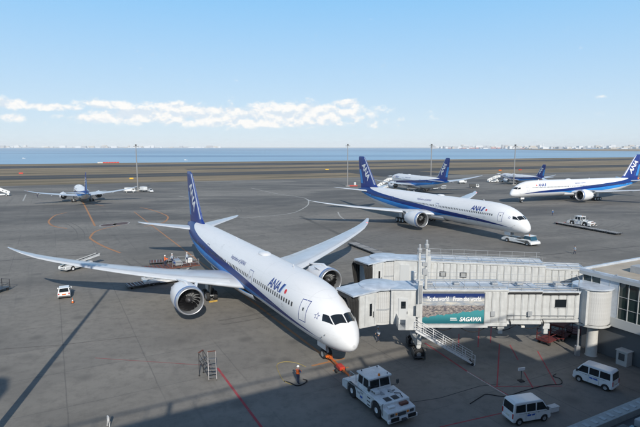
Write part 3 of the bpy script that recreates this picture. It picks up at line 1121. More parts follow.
PANES = [[(1.24, 2.2), (1.66, 44.5), (2.54, 36), (2.12, 2.2)], [(1.76, 47.5), (2.95, 62), (3.22, 46.5), (2.64, 38.5)]]
B787 = dict(
    prof=[(0, 3.15, 3.15, 0), (.15, 3.72, 2.74, .46), (.5, 4.32, 2.48, .84), (1.2, 5.02, 2.24, 1.34), (2.2, 5.72, 2.08, 1.80), (3.2, 6.30, 2.0, 2.14), (4.5, 6.90, 1.97, 2.44),
          (6, 7.36, 1.96, 2.67), (8, 7.70, 1.96, 2.83), (10, 7.86, 1.96, 2.88), (12, 7.9, 1.96, 2.885), (40, 7.9, 1.96, 2.885), (45, 7.9, 2.3, 2.8), (50, 7.86, 3.1, 2.48), (54, 7.74, 4.0, 2.02), (58, 7.48, 5.1, 1.32), (61, 7.1, 6.0, .7), (62.6, 6.8, 6.42, .22)],
    wing=[(2.2, 23.6, 10.8, 3.2, .13), (6, 26.0, 9.0, 3.6, .12), (10, 28.4, 7.4, 4.05, .11), (17, 32.7, 5.5, 5.0, .105), (24, 37.0, 3.7, 6.25, .10), (26.5, 38.6, 2.95, 6.82, .09), (28.4, 40.4, 1.95, 7.36, .085), (29.9, 42.4, .75, 7.9, .08)],
    hstab=[(.8, 54.0, 6.6, 6.35, .10), (5, 57.1, 4.3, 6.85, .09), (9.0, 60.0, 2.3, 7.35, .085), (9.9, 61.1, 1.2, 7.5, .08)],
    fin=[(7.0, 49.2, 12.2, 0, .07), (8.3, 52.2, 9.3, 0, .095), (12, 55.2, 7.1, 0, .10), (15.8, 58.3, 4.6, 0, .10), (16.6, 59.1, 3.9, 0, .09), (16.95, 60.0, 2.6, 0, .06)],
    eng=dict(y=9.9, s=21.7, z=2.95, r=1.82, len=5.6, blades=18),
    gear=dict(ns=5.4, nr=.51, ms=31.2, my=4.9, mr=.68, ax=(-.73, .73)),
    doors=(5.75, 20.0, 39.5, 53.2), door=(1.12, 1.95, 4.38), win=(7.9, 51.5), gaps=((29, 29.8),), winz=5.5,
    panes=PANES, ps=1.0, logo_s=12.5, logo_z=5.88, logo_h=.98, slog_s=25.6, slog_z=6.35, slog_h=.46, star=(3.7, 5.35), radome=22.0, cargo=(12.6, 42.0), aerials=(13, 33),
    fin_c=(57.9, 12.3), fin_ang=rad(52), fin_h=2.0)
L = 62.8
CURV = ([(0, 3.2), (2.2, 3.2), (6, 3.68), (12, 4.22), (20, 4.88), (30, 5.50), (40, 6.15), (48, 6.75), (54, 7.45), (58, 8.3), (62.8, 9)],
        [(0, 3.2), (2.2, 3.2), (6, 3.42), (12, 3.55), (20, 3.85), (30, 4.30), (40, 4.90), (48, 5.45), (54, 5.90), (58, 6.2), (62.8, 6.7)],
        [(0, 3.2), (2.2, 3.2), (6, 3.42), (12, 3.55), (16, 3.55), (22, 3.00), (30, 2.90), (40, 3.65), (48, 4.45), (54, 5.05), (58, 5.6), (62.8, 6.4)])
B787['livery'] = livery('livery_787', L, 12.0, CURV)


def stretch(S, name, fs, fy, fz, plug=0.0, plug_at=20.0, eng_r=None, **kw):
    """another airliner type from the same kit: length, span, height factors and a plug in the fuselage"""
    def ps(s): return s * fs + (plug if s * fs > plug_at else 0)
    T = dict(S)
    T['prof'] = [(ps(s), a*fz, b_*fz, w*fz) for s, a, b_, w in S['prof']]
    T['wing'] = [(y*fy, ps(S['wing'][0][1]) + (le - S['wing'][0][1])*fs, ch*fs, z*fz, tc_) for y, le, ch, z, tc_ in S['wing']]
    T['hstab'] = [(y*fy, ps(le), ch*fs, z*fz, tc_) for y, le, ch, z, tc_ in S['hstab']]
    T['fin'] = [(z*fz, ps(le), ch*fs, 0, tc_) for z, le, ch, _, tc_ in S['fin']]
    e = S['eng']; T['eng'] = dict(e, y=e['y']*fy, s=ps(e['s']), z=e['z']*fz, r=eng_r or e['r']*fz, len=e['len']*fs)
    g = S['gear']; T['gear'] = dict(g, ns=g['ns']*fs, nr=g['nr']*fz, ms=ps(g['ms']), my=g['my']*fy, mr=g['mr']*fz)
    T['doors'] = [ps(q) for q in S['doors']]; T['door'] = (1.07, 1.88*min(1, fz), S['door'][2]*fz)
    T['win'] = (ps(S['win'][0]), ps(S['win'][1])); T['winz'] = S['winz']*fz; T['gaps'] = []
    T['ps'] = fs
    for k in ('logo_s', 'slog_s', 'radome'): T[k] = ps(S[k])
    T['cargo'] = [ps(q) for q in S['cargo']]
    for k in ('logo_z', 'logo_h', 'slog_z', 'slog_h', 'fin_h'): T[k] = S[k]*fz
    T['star'] = (S['star'][0]*fs, S['star'][1]*fz); T['aerials'] = [ps(q) for q in S['aerials']]
    T['fin_c'] = (ps(S['fin_c'][0]), S['fin_c'][1]*fz)
    L_ = T['prof'][-1][0] + .2
    base = S['curves'] if 'curves' in S else CURV
    T['livery'] = livery(name, L_, 14.0, [[(min(L_, ps(s)), z*fz) for s, z in c] for c in base])
    T.update(kw)
    return T


B777 = stretch(B787, 'livery_777', 1.065, 1.055, 1.09, plug=6.7, plug_at=14, eng_r=2.08)
B777['gear'] = dict(B777['gear'], ms=B777['gear']['ms'] + .8, ax=(-1.45, 0, 1.45))
B777['eng'] = dict(B777['eng'], y=9.6, s=25.6, z=2.95)
B777['wing'] = [(y, le - (2.6 if y < 15 else 1.6) - (.8 if y > 28 else 0), ch, 3.42 + (z - 3.42)*.68, t_) for y, le, ch, z, t_ in B777['wing']]
BSM2 = stretch(B787, 'livery_small_b', .70, .665, .75, eng_r=1.45)
B788 = stretch(B787, 'livery_788', .902, 1.0, 1.0)
BSML = stretch(B787, 'livery_small', .70, .595, .72, eng_r=1.18)

airliner(B787, 'airliner', 'large white airliner with blue stripe parked nose-in at the jet bridge', (NOSE.x, NOSE.y), .4927)
airliner(B777, 'airliner', 'white and blue airliner under tow in the middle distance, nose to the right', (46.7, 110.0), .466)
airliner(B777, 'airliner', 'white and blue airliner at the right edge with its nose to the left', (73.9, 193.7), -1.176)
airliner(B788, 'airliner', 'airliner with boarding stairs seen over the back of the towed airliner', (39.1, 272.8), -2.831)
airliner(BSML, 'airliner', 'small airliner parked behind the nose of the right-hand airliner', (113.0, 316.2), -2.918)
airliner(BSM2, 'airliner', 'small airliner seen from behind, rolling away on the left of the apron', (-106.2, 219.0), PI + .52)
# ------------------------------------------------------------------ jet bridges, gatehouse, terminal
def Mz(p, d2):
    """local x along d2, y to its left, origin p"""
    d2 = Vector(d2).normalized()
    return Matrix(((d2.x, -d2.y, 0, p[0]), (d2.y, d2.x, 0, p[1]), (0, 0, 1, 0), (0, 0, 0, 1)))


_panel = {}


def panel_mesh(w, h, t, m):
    k = (round(w, 3), round(h, 3), t, m.name)
    if k not in _panel:
        e = .05
        b = MB().prism([(0, 0), (w, 0), (w, h), (0, h)], 0, t * .4)
        b.v = [(x, y, z) for x, y, z in b.v]
        b.add([(e, t*.4, e), (w-e, t*.4, e), (w-e, t*.4, h-e), (e, t*.4, h-e), (2*e, t, 2*e), (w-2*e, t, 2*e), (w-2*e, t, h-2*e), (2*e, t, h-2*e)],
              [(0, 1, 5, 4), (1, 2, 6, 5), (2, 3, 7, 6), (3, 0, 4, 7), (4, 5, 6, 7)])
        _panel[k] = b.mesh('wall_panel', m, smooth=0)
    return _panel[k]


def tunnel(root, M, x0, x1, hw, z0, z1, pitch=.78, rail=True, holes=(), m=OFFWHITE, roofm=ROOFB):
    """a corridor section; M maps its axis to the world (root stands at the world origin)"""
    core = MB().box(x0, x1, -hw + .05, hw - .05, z0 + .1, z1 - .12, M).build('tunnel', mat('seam_grey', (.17, .17, .17), .7), root, smooth=0)
    b = MB()
    for sg in (-1, 1):
        b.box(x0 - .03, x1 + .03, sg*hw - .09, sg*hw + .09, z0 - .18, z0 + .14, M)
        b.box(x0 - .03, x1 + .03, sg*hw - .08, sg*hw + .08, z1 - .22, z1 - .04, M)
    b.build('side_rail', m, core, smooth=0, bevel=.02)
    n = max(1, round((x1 - x0) / pitch)); w = (x1 - x0) / n
    for sg in (-1, 1):
        for k in range(n):
            xc = x0 + (k + .5) * w
            if sg < 0 and any(a < xc < c for a, c in holes): continue
            o = link('wall_panel', panel_mesh(w - .045, z1 - z0 - .40, .09, m), core)
            R = Matrix.Translation((x0 + k*w + .02 if sg > 0 else x0 + (k+1)*w - .02, sg * (hw - .05), z0 + .16))
            if sg < 0: R = R @ Matrix.Rotation(PI, 4, 'Z')
            o.matrix_local = M @ R
    rf = MB().box(x0 - .05, x1 + .05, -hw - .10, hw + .10, z1 - .035, z1 + .06, M)
    for k in range(0, n + 1, 2):
        rf.box(x0 + k*w - .04, x0 + k*w + .04, -hw - .09, hw + .09, z1 + .06, z1 + .11, M)
    rf = rf.build('roof', roofm, core, smooth=0)
    for sg in (-1, 1):                                     # trays and conduits along the roof edge
        MB().box(x0 + .1, x1 - .1, sg*(hw - .35) - .12, sg*(hw - .35) + .12, z1 + .115, z1 + .24, M).build('cable_tray', STEEL, core, smooth=0)
    if rail:
        for sg in (-1, 1):
            b = MB()
            for zz in (.45, .95): b.bar(M @ Vector((x0, sg*hw, z1 + zz)), M @ Vector((x1, sg*hw, z1 + zz)), .03, .03)
            k = x0
            while k <= x1 + .01:
                b.bar(M @ Vector((k, sg*hw, z1 - .02)), M @ Vector((k, sg*hw, z1 + .97)), .03, .03); k += 1.5
            b.build('roof_railing', GREYP, core, smooth=0)
    MB().box(x0 + .2, x1 - .2, -hw + .5, hw - .5, z0 - .45, z0 + .09, M).build('underframe', GREYP, core, smooth=0)
    return core


def cab(root, C0, u, z0=3.55, z1=7.15, reach=4.4):
    M = Mz(C0, u)
    # turning drum with a shutter of upright slats
    dr = MB().lathe([(z0 - .15, .05), (z0 - .15, 1.75), (z1, 1.75), (z1, .05)], (C0[0], C0[1], 0), (0, 0, 1), 40).build('cab_drum', OFFWHITE, root, smooth=40)
    for k in range(30):
        a = -PI*.85 + k * .115
        p = Vector((C0[0] + 1.78*math.cos(a), C0[1] + 1.78*math.sin(a), 0))
        o = link('shutter_slat', _slat(), dr); o.location = (p.x, p.y, z0 + .15); o.rotation_euler = (0, 0, a)
    MB().lathe([(z0 + 1.4, 1.74), (z0 + 1.4, 1.82), (z0 + 1.58, 1.82), (z0 + 1.58, 1.74)], (C0[0], C0[1], 0), (0, 0, 1), 40).build('shutter_band', GREYP, dr)
    MB().lathe([(z1 + .004, .02), (z1 + .004, 2.12), (z1 + .17, 2.12), (z1 + .24, 1.9), (z1 + .30, .02)], (C0[0], C0[1], 0), (0, 0, 1), 40).build('drum_roof', ROOFB, root, smooth=30)
    # front body
    bx0, bx1 = 1.35, reach - .95
    body = MB()
    body.box(bx0, bx1, -1.62, 1.62, z0 - .1, z1 - .1, M)
    body = body.build('cab_body', OFFWHITE, root, smooth=0, bevel=.05)
    rf = MB()
    rf.add([M @ Vector(p) for p in [(bx0 - .6, -1.72, z1 - .05), (bx1 + .8, -1.72, z1 - .28), (bx1 + .8, 1.72, z1 - .28), (bx0 - .6, 1.72, z1 - .05),
                                     (bx0 - .6, -1.72, z1 + .12), (bx1 + .8, -1.72, z1 - .12), (bx1 + .8, 1.72, z1 - .12), (bx0 - .6, 1.72, z1 + .12)]],
           [(0, 1, 2, 3), (4, 5, 6, 7), (0, 1, 5, 4), (1, 2, 6, 5), (2, 3, 7, 6), (3, 0, 4, 7)])
    rf.build('cab_roof', ROOFB, root, smooth=0)
    for sg in (-1, 1):
        MB().box(bx0 + .62, bx0 + .88, sg*1.63 - .03, sg*1.63 + .03, z0 + 1.05, z0 + 2.35, M).build('slot_window', GLASS, body, smooth=0)
        b = MB()
        for q in (.25, 1.45): b.box(bx0 + q - .02, bx0 + q + .02, sg*1.63 - .02, sg*1.63 + .02, z0 + .1, z1 - .3, M)
        b.build('panel_joint', GREYP, body, smooth=0)
        b = MB().bar(M @ Vector((bx0 + .45, sg*1.70, z0 + .9)), M @ Vector((bx0 + .45, sg*1.70, z0 + 1.5)), .05, .05).bar(M @ Vector((bx0 + .45, sg*1.62, z0 + .92)), M @ Vector((bx0 + .45, sg*1.72, z0 + .92)), .05, .05)
        b.build('grab_handle', BLACK, body, smooth=0)
    # folded canopy towards the aircraft
    rings = []
    for k in range(9):
        t_ = bx1 + .02 + (reach - bx1) * k / 8
        sc = 1.0 if k % 2 else .93
        hw, hz = 1.58 * sc, (z1 - .3 - z0) / 2 * sc
        zc = (z1 - .3 + z0) / 2
        rings.append([M @ Vector((t_ + (.35 if zq > 0 else -.1) * k / 8, yq*hw, zc + zq*hz)) for yq, zq in ((-1, -1), (-1, .75), (-.8, 1), (.8, 1), (1, .75), (1, -1))])
    MB().loft(rings, cap=False, closed=False).build('canopy', CANVAS, root, smooth=0)
    MB().box(bx1 - .1, reach - .25, -1.45, 1.45, z0 - .12, z0 + .05, M).build('cab_floor', DGREY, root, smooth=0)
    return M


_sl = []


def _slat():
    if not _sl:
        _sl.append(MB().box(-.03, .018, -.097, .097, 0, 3.2).mesh('shutter_slat', SHUT, smooth=0))
    return _sl[0]


def beacon_pole(root, p, z0, z1, name='floodlight_pole'):
    o = MB().tube((p[0], p[1], z0), (p[0], p[1], z1), .14, .11, n=12).build(name, OFFWHITE, root)
    MB().lathe([(0, .02), (0, .2), (.3, .24), (.42, .16), (.42, .12), (.75, .12), (.85, .02)], (p[0], p[1], z1 - .05), (0, 0, 1), 14).build('lamp_head', GREYP, o)
    return o


# ---- near bridge
U_CAB = -PT
NB = thing('jet_bridge', 'near jet bridge carrying a city advertisement, docked at the big airliner', 'jet bridge', (0, 0, 0), 0, 'jet bridges of the stand')
C0 = (6.25, 51.7)
cab(NB, C0, U_CAB)
YC = 51.25
MT = Mz((0, YC), (1, 0))
secA = tunnel(NB, MT, 10.25, 19.2, 1.65, 3.6, 7.3, .78, holes=((10.3, 16.95),))
secB = tunnel(NB, MT, 19.25, 22.8, 1.48, 3.75, 7.1, .75)
secC = tunnel(NB, MT, 22.85, 27.1, 1.32, 3.9, 6.95, .8)
for x0, x1, z1, hw in ((19.25, 22.8, 7.1, 1.48), (22.85, 26.6, 6.95, 1.32)):
    MB().box(x0 + .05, x1 - .05, YC - hw - .16, YC - hw - .115, z1 - .30, z1 - .10).build('eave_shade', BLACK, NB, smooth=0)  # black strip painting in the shade under the roof overhang
# vestibule between drum and tunnel, with service door and landing
VB = MB().box(7.3, 10.2, YC - 1.5, YC + 1.5, 3.55, 7.2).build('vestibule', OFFWHITE, NB, smooth=0, bevel=.04)
for x in (7.55, 9.75): MB().box(x, x + .06, YC - 1.55, YC - 1.49, 3.7, 7.0).build('wall_rib', CREAM, VB, smooth=0)
MB().box(7.25, 10.3, YC - 1.62, YC + 1.62, 7.203, 7.34).build('vestibule_roof', ROOFB, VB, smooth=0)
DR = MB().box(8.05, 9.05, YC - 1.56, YC - 1.48, 3.72, 6.35).build('service_door', mat('door_grey', (.50, .52, .53), .5), VB, smooth=0, bevel=.02)
MB().box(8.32, 8.80, YC - 1.58, YC - 1.55, 5.25, 6.0).build('door_pane', GLASS, DR, smooth=0)
MB().bar((8.95, YC - 1.62, 4.7), (8.95, YC - 1.62, 4.95), .04, .04).build('handle', BLACK, DR, smooth=0)
# landing and stair
LZ = 3.62
ST = MB().box(7.9, 9.5, YC - 3.05, YC - 1.5, LZ - .12, LZ).build('stair_landing', STEEL, NB, smooth=0)
MB().box(8.55, 9.55, YC - 3.09, YC - 3.05, LZ - .1, LZ + 1.35).build('landing_screen', OFFWHITE, ST, smooth=0)
MB().box(7.86, 7.90, YC - 3.05, YC - 1.5, LZ - .1, LZ + 1.1).build('landing_screen', OFFWHITE, ST, smooth=0)
sx0, sx1 = 9.5, 15.5
sy0, sy1 = YC - 3.55, YC - 2.55
b = MB()
for y in (sy0, sy1): b.bar((sx0, y, LZ - .02), (sx1, y, .06), .07, .17)
b.build('stringer', mat('pale_steel', (.70, .71, .72), .4, var=.1), ST, smooth=0)
tread = MB().box(-.11, .11, sy0 + .05, sy1 - .05, -.012, .012).mesh('tread', GREYP, smooth=0)
nt = 19
for k in range(nt):
    o = link('tread', tread, ST); t_ = (k + .5) / nt
    o.location = (sx0 + (sx1 - sx0)*t_, 0, LZ + (0.02 - LZ)*t_)
for y in (sy0, sy1):
    b = MB()
    for zz in (.5, 1.0): b.bar((sx0, y, LZ + zz), (sx1, y, .05 + zz), .04, .04)
    for k in range(7):
        t_ = k/6; x = sx0 + (sx1 - sx0)*t_; z = LZ + (.05 - LZ)*t_
        b.bar((x, y, z), (x, y, z + 1.02), .05, .05)
    b.build('handrail', mat('pale_steel', (.70, .71, .72), .4), ST, smooth=0)
b = MB()
for x in (sx1 - .25,):
    b.tube((x, sy0 - .05, .15), (x, sy1 + .05, .15), .15, n=14)
b.build('stair_roller', BLACK, ST)
# lift columns on a wheel bogie, lamps above
LF = MB()
for y in (YC - 1.95, YC + 1.95):
    LF.box(9.95, 10.4, y - .2, y + .2, 1.6, 8.3)
LF.box(9.98, 10.37, YC - 2.0, YC + 2.0, 2.75, 3.15); LF.box(9.95, 10.4, YC - 1.9, YC + 1.9, 1.15, 1.62)
LF = LF.build('lift_frame', OFFWHITE, NB, smooth=0, bevel=.03)
for y in (YC - 1.7, YC + 1.7):
    MB().tube((10.18, y, .8), (10.18, y, 1.7), .17, n=12).build('leg', OFFWHITE, LF)
    for dy in (-.3, .3):
        b = MB().lathe([(-.14, .25), (-.15, .48), (-.1, .55), (.1, .55), (.15, .48), (.14, .25)], (10.18, y + dy, .55), (0, 1, 0), 18)
        b.mat(1).lathe([(-.1, .02), (-.1, .26), (.1, .26), (.1, .02)], (10.18, y + dy, .55), (0, 1, 0), 14)
        b.build('wheel', [RUBBER, STEEL], LF)
    b = MB().box(9.6, 10.8, y - .7, y + .7, .28, .36).box(9.6, 9.68, y - .7, y + .7, .1, .9).box(10.72, 10.8, y - .7, y + .7, .1, .9); b.build('wheel_guard', DGREY, LF, smooth=0)
beacon_pole(LF, (10.0, YC - 2.05), 8.3, 11.3)
beacon_pole(LF, (10.75, YC - 1.8), 7.4, 11.7)
b = MB().box(10.35, 10.85, YC - 2.05, YC - 1.7, 8.9, 9.5).box(10.3, 10.8, YC - 2.1, YC - 1.75, 9.8, 10.2); b.build('equipment_box', GREYP, LF, smooth=0, bevel=.02)
MB().box(9.75, 10.15, YC - 2.28, YC - 2.14, 4.6, 5.9).build('control_cabinet', CREAM, LF, smooth=0)
MB().box(10.05, 10.3, YC - 2.26, YC - 2.155, 6.0, 7.9).build('cable_duct', STEEL, NB, smooth=0)
# feet under the tunnel joints
for x in (18.7, 23.4):
    b = MB().box(x - .35, x + .35, YC - 1.5, YC + 1.5, 3.05, 3.6).box(x - .22, x + .22, YC - 1.42, YC - .9, 2.5, 3.1); b.build('hanger', OFFWHITE, NB, smooth=0, bevel=.03)
MB().bar((10.4, YC - 1.82, 3.45), (17.2, YC - 1.82, 3.45), .12, .26).build('cable_chain', OFFWHITE, NB, smooth=0)
for x in (19.6, 23.0):
    MB().path([(x, YC - 1.62, 3.4), (x, YC - 1.72, 3.75), (x - .15, YC - 1.72, 4.15)], .05).build('hose_hook', BLACK, NB)
b = MB()
b.bar((19.3, YC - 1.62, 4.55), (26.3, YC - 1.48, 4.45), .06, .06).bar((19.3, YC - 1.62, 4.15), (26.3, YC - 1.48, 4.1), .06, .06)
b.build('conduit', STEEL, NB, smooth=0)
WN = MB().box(24.2, 25.35, YC - 1.42, YC - 1.36, 5.35, 6.15).build('window', GLASS, secC, smooth=0)
MB().box(24.15, 25.4, YC - 1.44, YC - 1.38, 5.28, 5.348).build('window_sill', STEEL, WN, smooth=0)


def advert_nodes(t, b, co):
    x, y, z = t.sep(co)
    u = t.m('DIVIDE', t.m('SUBTRACT', x, 10.45), 6.35)
    v = t.m('DIVIDE', t.m('SUBTRACT', z, 3.72), 3.2)
    cl = t.noise(t.xyz(t.m('MULTIPLY', x, .8), 0.0, t.m('MULTIPLY', z, 3.5)), 1.0, 6, .65)
    col = t.mix(t.step(cl, .40, .66), (.26, .30, .36), (.60, .57, .50))
    col = t.mix(t.step(t.m('ADD', v, t.m('MULTIPLY', t.m('SUBTRACT', cl, .5), .25)), .80, .90), col, (.010, .030, .14))
    # the town: roofs, towers and dark streets
    blk = t.noise(t.xyz(t.m('MULTIPLY', x, 3.4), 0.0, t.m('MULTIPLY', z, 7.5)), 1.0, 5, .7)
    q2 = t.noise(t.xyz(t.m('MULTIPLY', x, 1.6), 3.0, t.m('MULTIPLY', z, 4.0)), 1.0, 3, .6)
    town = t.mix(t.step(blk, .34, .66), (.03, .035, .05), (.44, .39, .36))
    town = t.mix(t.m('MULTIPLY', t.step(q2, .5, .66), .55), town, (.10, .10, .14))
    town = t.mix(t.m('MULTIPLY', t.step(blk, .60, .68), t.step(q2, .52, .44)), town, (.60, .42, .12))
    hor = t.m('ADD', .60, t.m('MULTIPLY', t.m('SUBTRACT', t.noise(t.xyz(t.m('MULTIPLY', x, 9.0), 0.0, 0.0), 1.0, 4, .7), .5), .16))
    col = t.mix(t.m('LESS_THAN', v, hor), col, town)
    coast = t.m('ADD', t.m('MULTIPLY', u, .26), t.m('ADD', .20, t.m('MULTIPLY', t.m('SUBTRACT', t.noise(t.xyz(t.m('MULTIPLY', x, 1.6), 0.0, 2.0), 1.0, 5, .7), .5), .3)))
    col = t.mix(t.m('LESS_THAN', v, coast), col, t.mix(t.step(v, .0, .35), (.008, .11, .14), (.05, .27, .30)))
    t.put(b.inputs['Base Color'], col)
    b.inputs['Roughness'].default_value = .45


ADM = ground_mat('printed_city_view', advert_nodes)
yf = YC - 1.65
AD = MB().box(10.45, 16.8, yf - .10, yf + .1, 3.72, 6.92).build('advertisement', ADM, NB, smooth=0)
b = MB()
for x0, x1, z0, z1 in ((10.38, 16.87, 3.64, 3.716), (10.38, 16.87, 6.924, 7.0), (10.38, 10.446, 3.716, 6.924), (16.804, 16.87, 3.716, 6.924)): b.box(x0, x1, yf - .14, yf - .02, z0, z1)
b.build('advertisement_frame', STEEL, AD, smooth=0)


def flat_text(s, x0, z0, h, y, wmax, m, parent, name, shear=0., weight=0.02, spacing=1.0):
    V, Fc = text_geo(s, shear, weight, spacing)
    w = max(p.x for p in V); k = h/.7; kx = wmax / w
    return MB().add([(x0 + p.x*kx, y, z0 + p.y*k) for p in V], Fc).build(name, m, parent, smooth=0, normals=False)


flat_text('To the world.', 10.9, 6.12, .46, yf - .112, 2.3, LETTERW, AD, 'advert_lettering', .12, .02)
flat_text('From the world.', 13.55, 6.12, .46, yf - .112, 2.95, LETTERW, AD, 'advert_lettering', .12, .02)
flat_text('SAGAWA', 14.3, 3.98, .42, yf - .112, 2.25, LETTERW, AD, 'advert_lettering', .3, .04)
for k in range(2):
    MB().box(13.35, 14.0 + .08*k, yf - .114, yf - .101, 4.25 - .19*k, 4.33 - .19*k).build('advert_lettering', LETTERW, AD, smooth=0)
# hoses and cables hanging under the tunnels
for x0, x1, y, dz in ((11.5, 14.2, -1.2, .55), (14.2, 17.6, -1.2, .75), (17.6, 20.4, -1.1, .6), (20.6, 23.2, -1.0, .45), (12.4, 16.0, .9, .5)):
    pts = [(x0 + (x1-x0)*k/8, YC + y, 3.35 - dz*math.sin(PI*k/8)) for k in range(9)]
    MB().path(pts, .045).build('hanging_cable', BLACK, NB)
for x in (12.2, 15.0, 17.9, 20.9):
    MB().box(x, x + .35, YC - 1.3, YC - 1.1, 3.12, 3.3).build('underside_lamp', HEAD, NB, smooth=0)
for x in (17.5, 21.3):
    MB().box(x, x + .42, YC - 1.82, YC - 1.70, 4.5, 5.0).build('junction_box', GREYP, NB, smooth=0)
for x in (11.2, 14.0, 18.0, 20.6, 24.6):
    MB().box(x, x + .6, YC - .4, YC + .3, 7.36, 7.62).build('roof_unit', GREYP, NB, smooth=0, bevel=.03)
# rotunda on its pillar
RC = (28.4, 50.6)
RT = MB().lathe([(3.7, .05), (3.7, 1.72), (7.35, 1.72), (7.35, .05)], (*RC, 0), (0, 0, 1), 44).build('rotunda', SHUT, NB)
for k in range(34):
    a = PI*.95 + k*.115
    o = link('shutter_slat', _slat(), RT); o.location = (RC[0] + 1.72*math.cos(a), RC[1] + 1.72*math.sin(a), 3.85); o.rotation_euler = (0, 0, a)
MB().lathe([(7.355, .02), (7.355, 1.95), (7.52, 1.95), (7.58, .02)], (*RC, 0), (0, 0, 1), 44).build('rotunda_roof', ROOFB, RT, smooth=30)
MB().lathe([(3.45, .02), (3.45, 1.86), (3.695, 1.86)], (*RC, 0), (0, 0, 1), 44).build('rotunda_base', CREAM, RT, smooth=30)
MB().lathe([(0, .62), (.1, .55), (3.1, .52), (3.2, .8), (3.446, .9)], (RC[0] + .15, RC[1] - .25, 0), (0, 0, 1), 24).build('pillar', mat('pillar_paint', (.52, .52, .50), .6, var=.1), NB)
MB().tube((27.0, 50.2, 0), (27.0, 50.2, 3.8), .10, n=10).box(26.8, 27.2, 50.0, 50.4, 0, 1.05).build('cable_riser', STEEL, NB)
MB().path([(26.6, YC - 1.2, 6.9), (26.6, YC - 1.25, 8.2), (26.2, YC - 1.3, 8.75), (25.6, YC - 1.3, 8.8)], .05, 8).build('lamp_arm', STEEL, NB)
b = MB().box(26.9, 27.15, RC[1] - 1.7, RC[1] + .8, 3.75, 7.3); b.build('rotunda_collar', OFFWHITE, NB, smooth=0, bevel=.03)

# ---- far bridge
FB = thing('jet_bridge', 'far jet bridge with an empty open cab, behind the advertisement bridge', 'jet bridge', (0, 0, 0), 0, 'jet bridges of the stand')
C1 = Vector((8.7, 65.2))
cab(FB, C1, U_CAB, reach=4.0)
dF = Vector((.982, -.19)).normalized()
MF = Mz(C1, dF)
secF = tunnel(FB, MF, 4.2, 19.6, 1.6, 3.6, 7.3, .8)
secG = tunnel(FB, MF, 19.65, 24.2, 1.3, 3.9, 6.95, .8, rail=False)
b = MB().box(1.2, 4.15, -1.5, 1.5, 3.55, 7.2, M=MF).build('vestibule', OFFWHITE, FB, smooth=0, bevel=.04)
MB().box(1.1, 4.2, -1.62, 1.62, 7.203, 7.34, M=MF).build('vestibule_roof', ROOFB, b, smooth=0)
MB().box(2.0, 3.2, -1.56, -1.48, 3.8, 6.6, M=MF).build('service_door', mat('door_grey', (.50, .52, .53), .5), b, smooth=0)
for x in (7.0, 9.5):
    w = MB().box(x, x + .8, -1.74, -1.66, 5.35, 6.0, M=MF).build('window_frame', DGREY, secF, smooth=0)
    MB().box(x + .12, x + .68, -1.76, -1.735, 5.45, 5.9, M=MF).build('pane', mat('pale_pane', (.35, .36, .36), .2), w, smooth=0)
b = MB()
for sg in (-1, 1): b.box(5.4, 5.85, sg*1.9 - .2, sg*1.9 + .2, 1.2, 8.0, M=MF)
b.box(5.42, 5.83, -1.9, 1.9, 2.6, 3.1, M=MF); b.box(5.42, 5.83, -1.9, 1.9, 1.0, 1.5, M=MF)
lf = b.build('lift_frame', OFFWHITE, FB, smooth=0)
for sg in (-1, 1):
    p = MF @ Vector((5.62, sg*1.6, 0))
    MB().lathe([(-.3, .25), (-.3, .5), (-.2, .55), (.2, .55), (.3, .5), (.3, .25), (-.3, .25)], (p.x, p.y, .55), (-dF.y, dF.x, 0), 18).tube((p.x, p.y, .55), (p.x, p.y, 1.2), .16).build('wheel', RUBBER, lf)
p = MF @ Vector((22.5, 0, 0))
MB().tube((p.x, p.y, 0), (p.x, p.y, 3.9), .4, n=20).build('pillar', CREAM, FB)

# ---- gatehouse of the terminal that the bridges spring from
def gp(a, c, z=0.0):
    """a along the stand line towards the terminal, c across to the right"""
    p = Vector((28.25, 52.6)) + FW * a + PT * c
    return Vector((p.x, p.y, z))


MG = Mz((28.25, 52.6), FW)          # local x = towards the terminal, y = PT side
GH = thing('gatehouse', 'glazed gatehouse with flat beige roof at the right edge, joining both jet bridges', 'building', (0, 0, 0))
GZ0, GZ1 = 4.0, 8.55
LEN, WID = 34.0, 12.0
core = MB().box(.15, LEN, .35, WID - .35, .05, GZ1 - .06, MG).build('wall', mat('gate_core', (.10, .11, .12), .6), GH, smooth=0)
MB().box(-.12, LEN, -.02, WID, GZ0 - .55, GZ0 + .42, MG).build('floor_band', mat('mullion_grey', (.40, .42, .43), .4), GH, smooth=0, bevel=.02)
rb = MB().box(-.25, LEN, -.15, WID + .15, GZ1 - .35, GZ1, MG).build('roof_band', mat('mullion_grey', (.40, .42, .43), .4), GH, smooth=0)
MB().box(.05, LEN, .15, WID - .15, GZ1 + .004, GZ1 + .03, MG).build('roof_deck', mat('beige_roof_membrane', (.42, .37, .30), .8, var=.18, vscale=.6), rb, smooth=0)
b = MB()
b.box(-.25, .02, -.15, WID + .15, GZ1 + .004, GZ1 + .25, MG).box(.02, LEN, -.15, .12, GZ1 + .004, GZ1 + .25, MG).box(.02, LEN, WID - .12, WID + .15, GZ1 + .004, GZ1 + .25, MG)
b.build('parapet', ROOFB, rb, smooth=0)
for k in range(5):
    MB().box(3 + 4*k, 4.2 + 4*k, 3.5, 5.0, GZ1 + .035, GZ1 + .75, MG).build('roof_vent', GREYP, rb, smooth=0)
for k in range(14):
    MB().box(1.2 + 2.4*k, 1.4 + 2.4*k, -.1, .08, GZ1 + .252, GZ1 + .36, MG).build('parapet_clip', STEEL, rb, smooth=0)
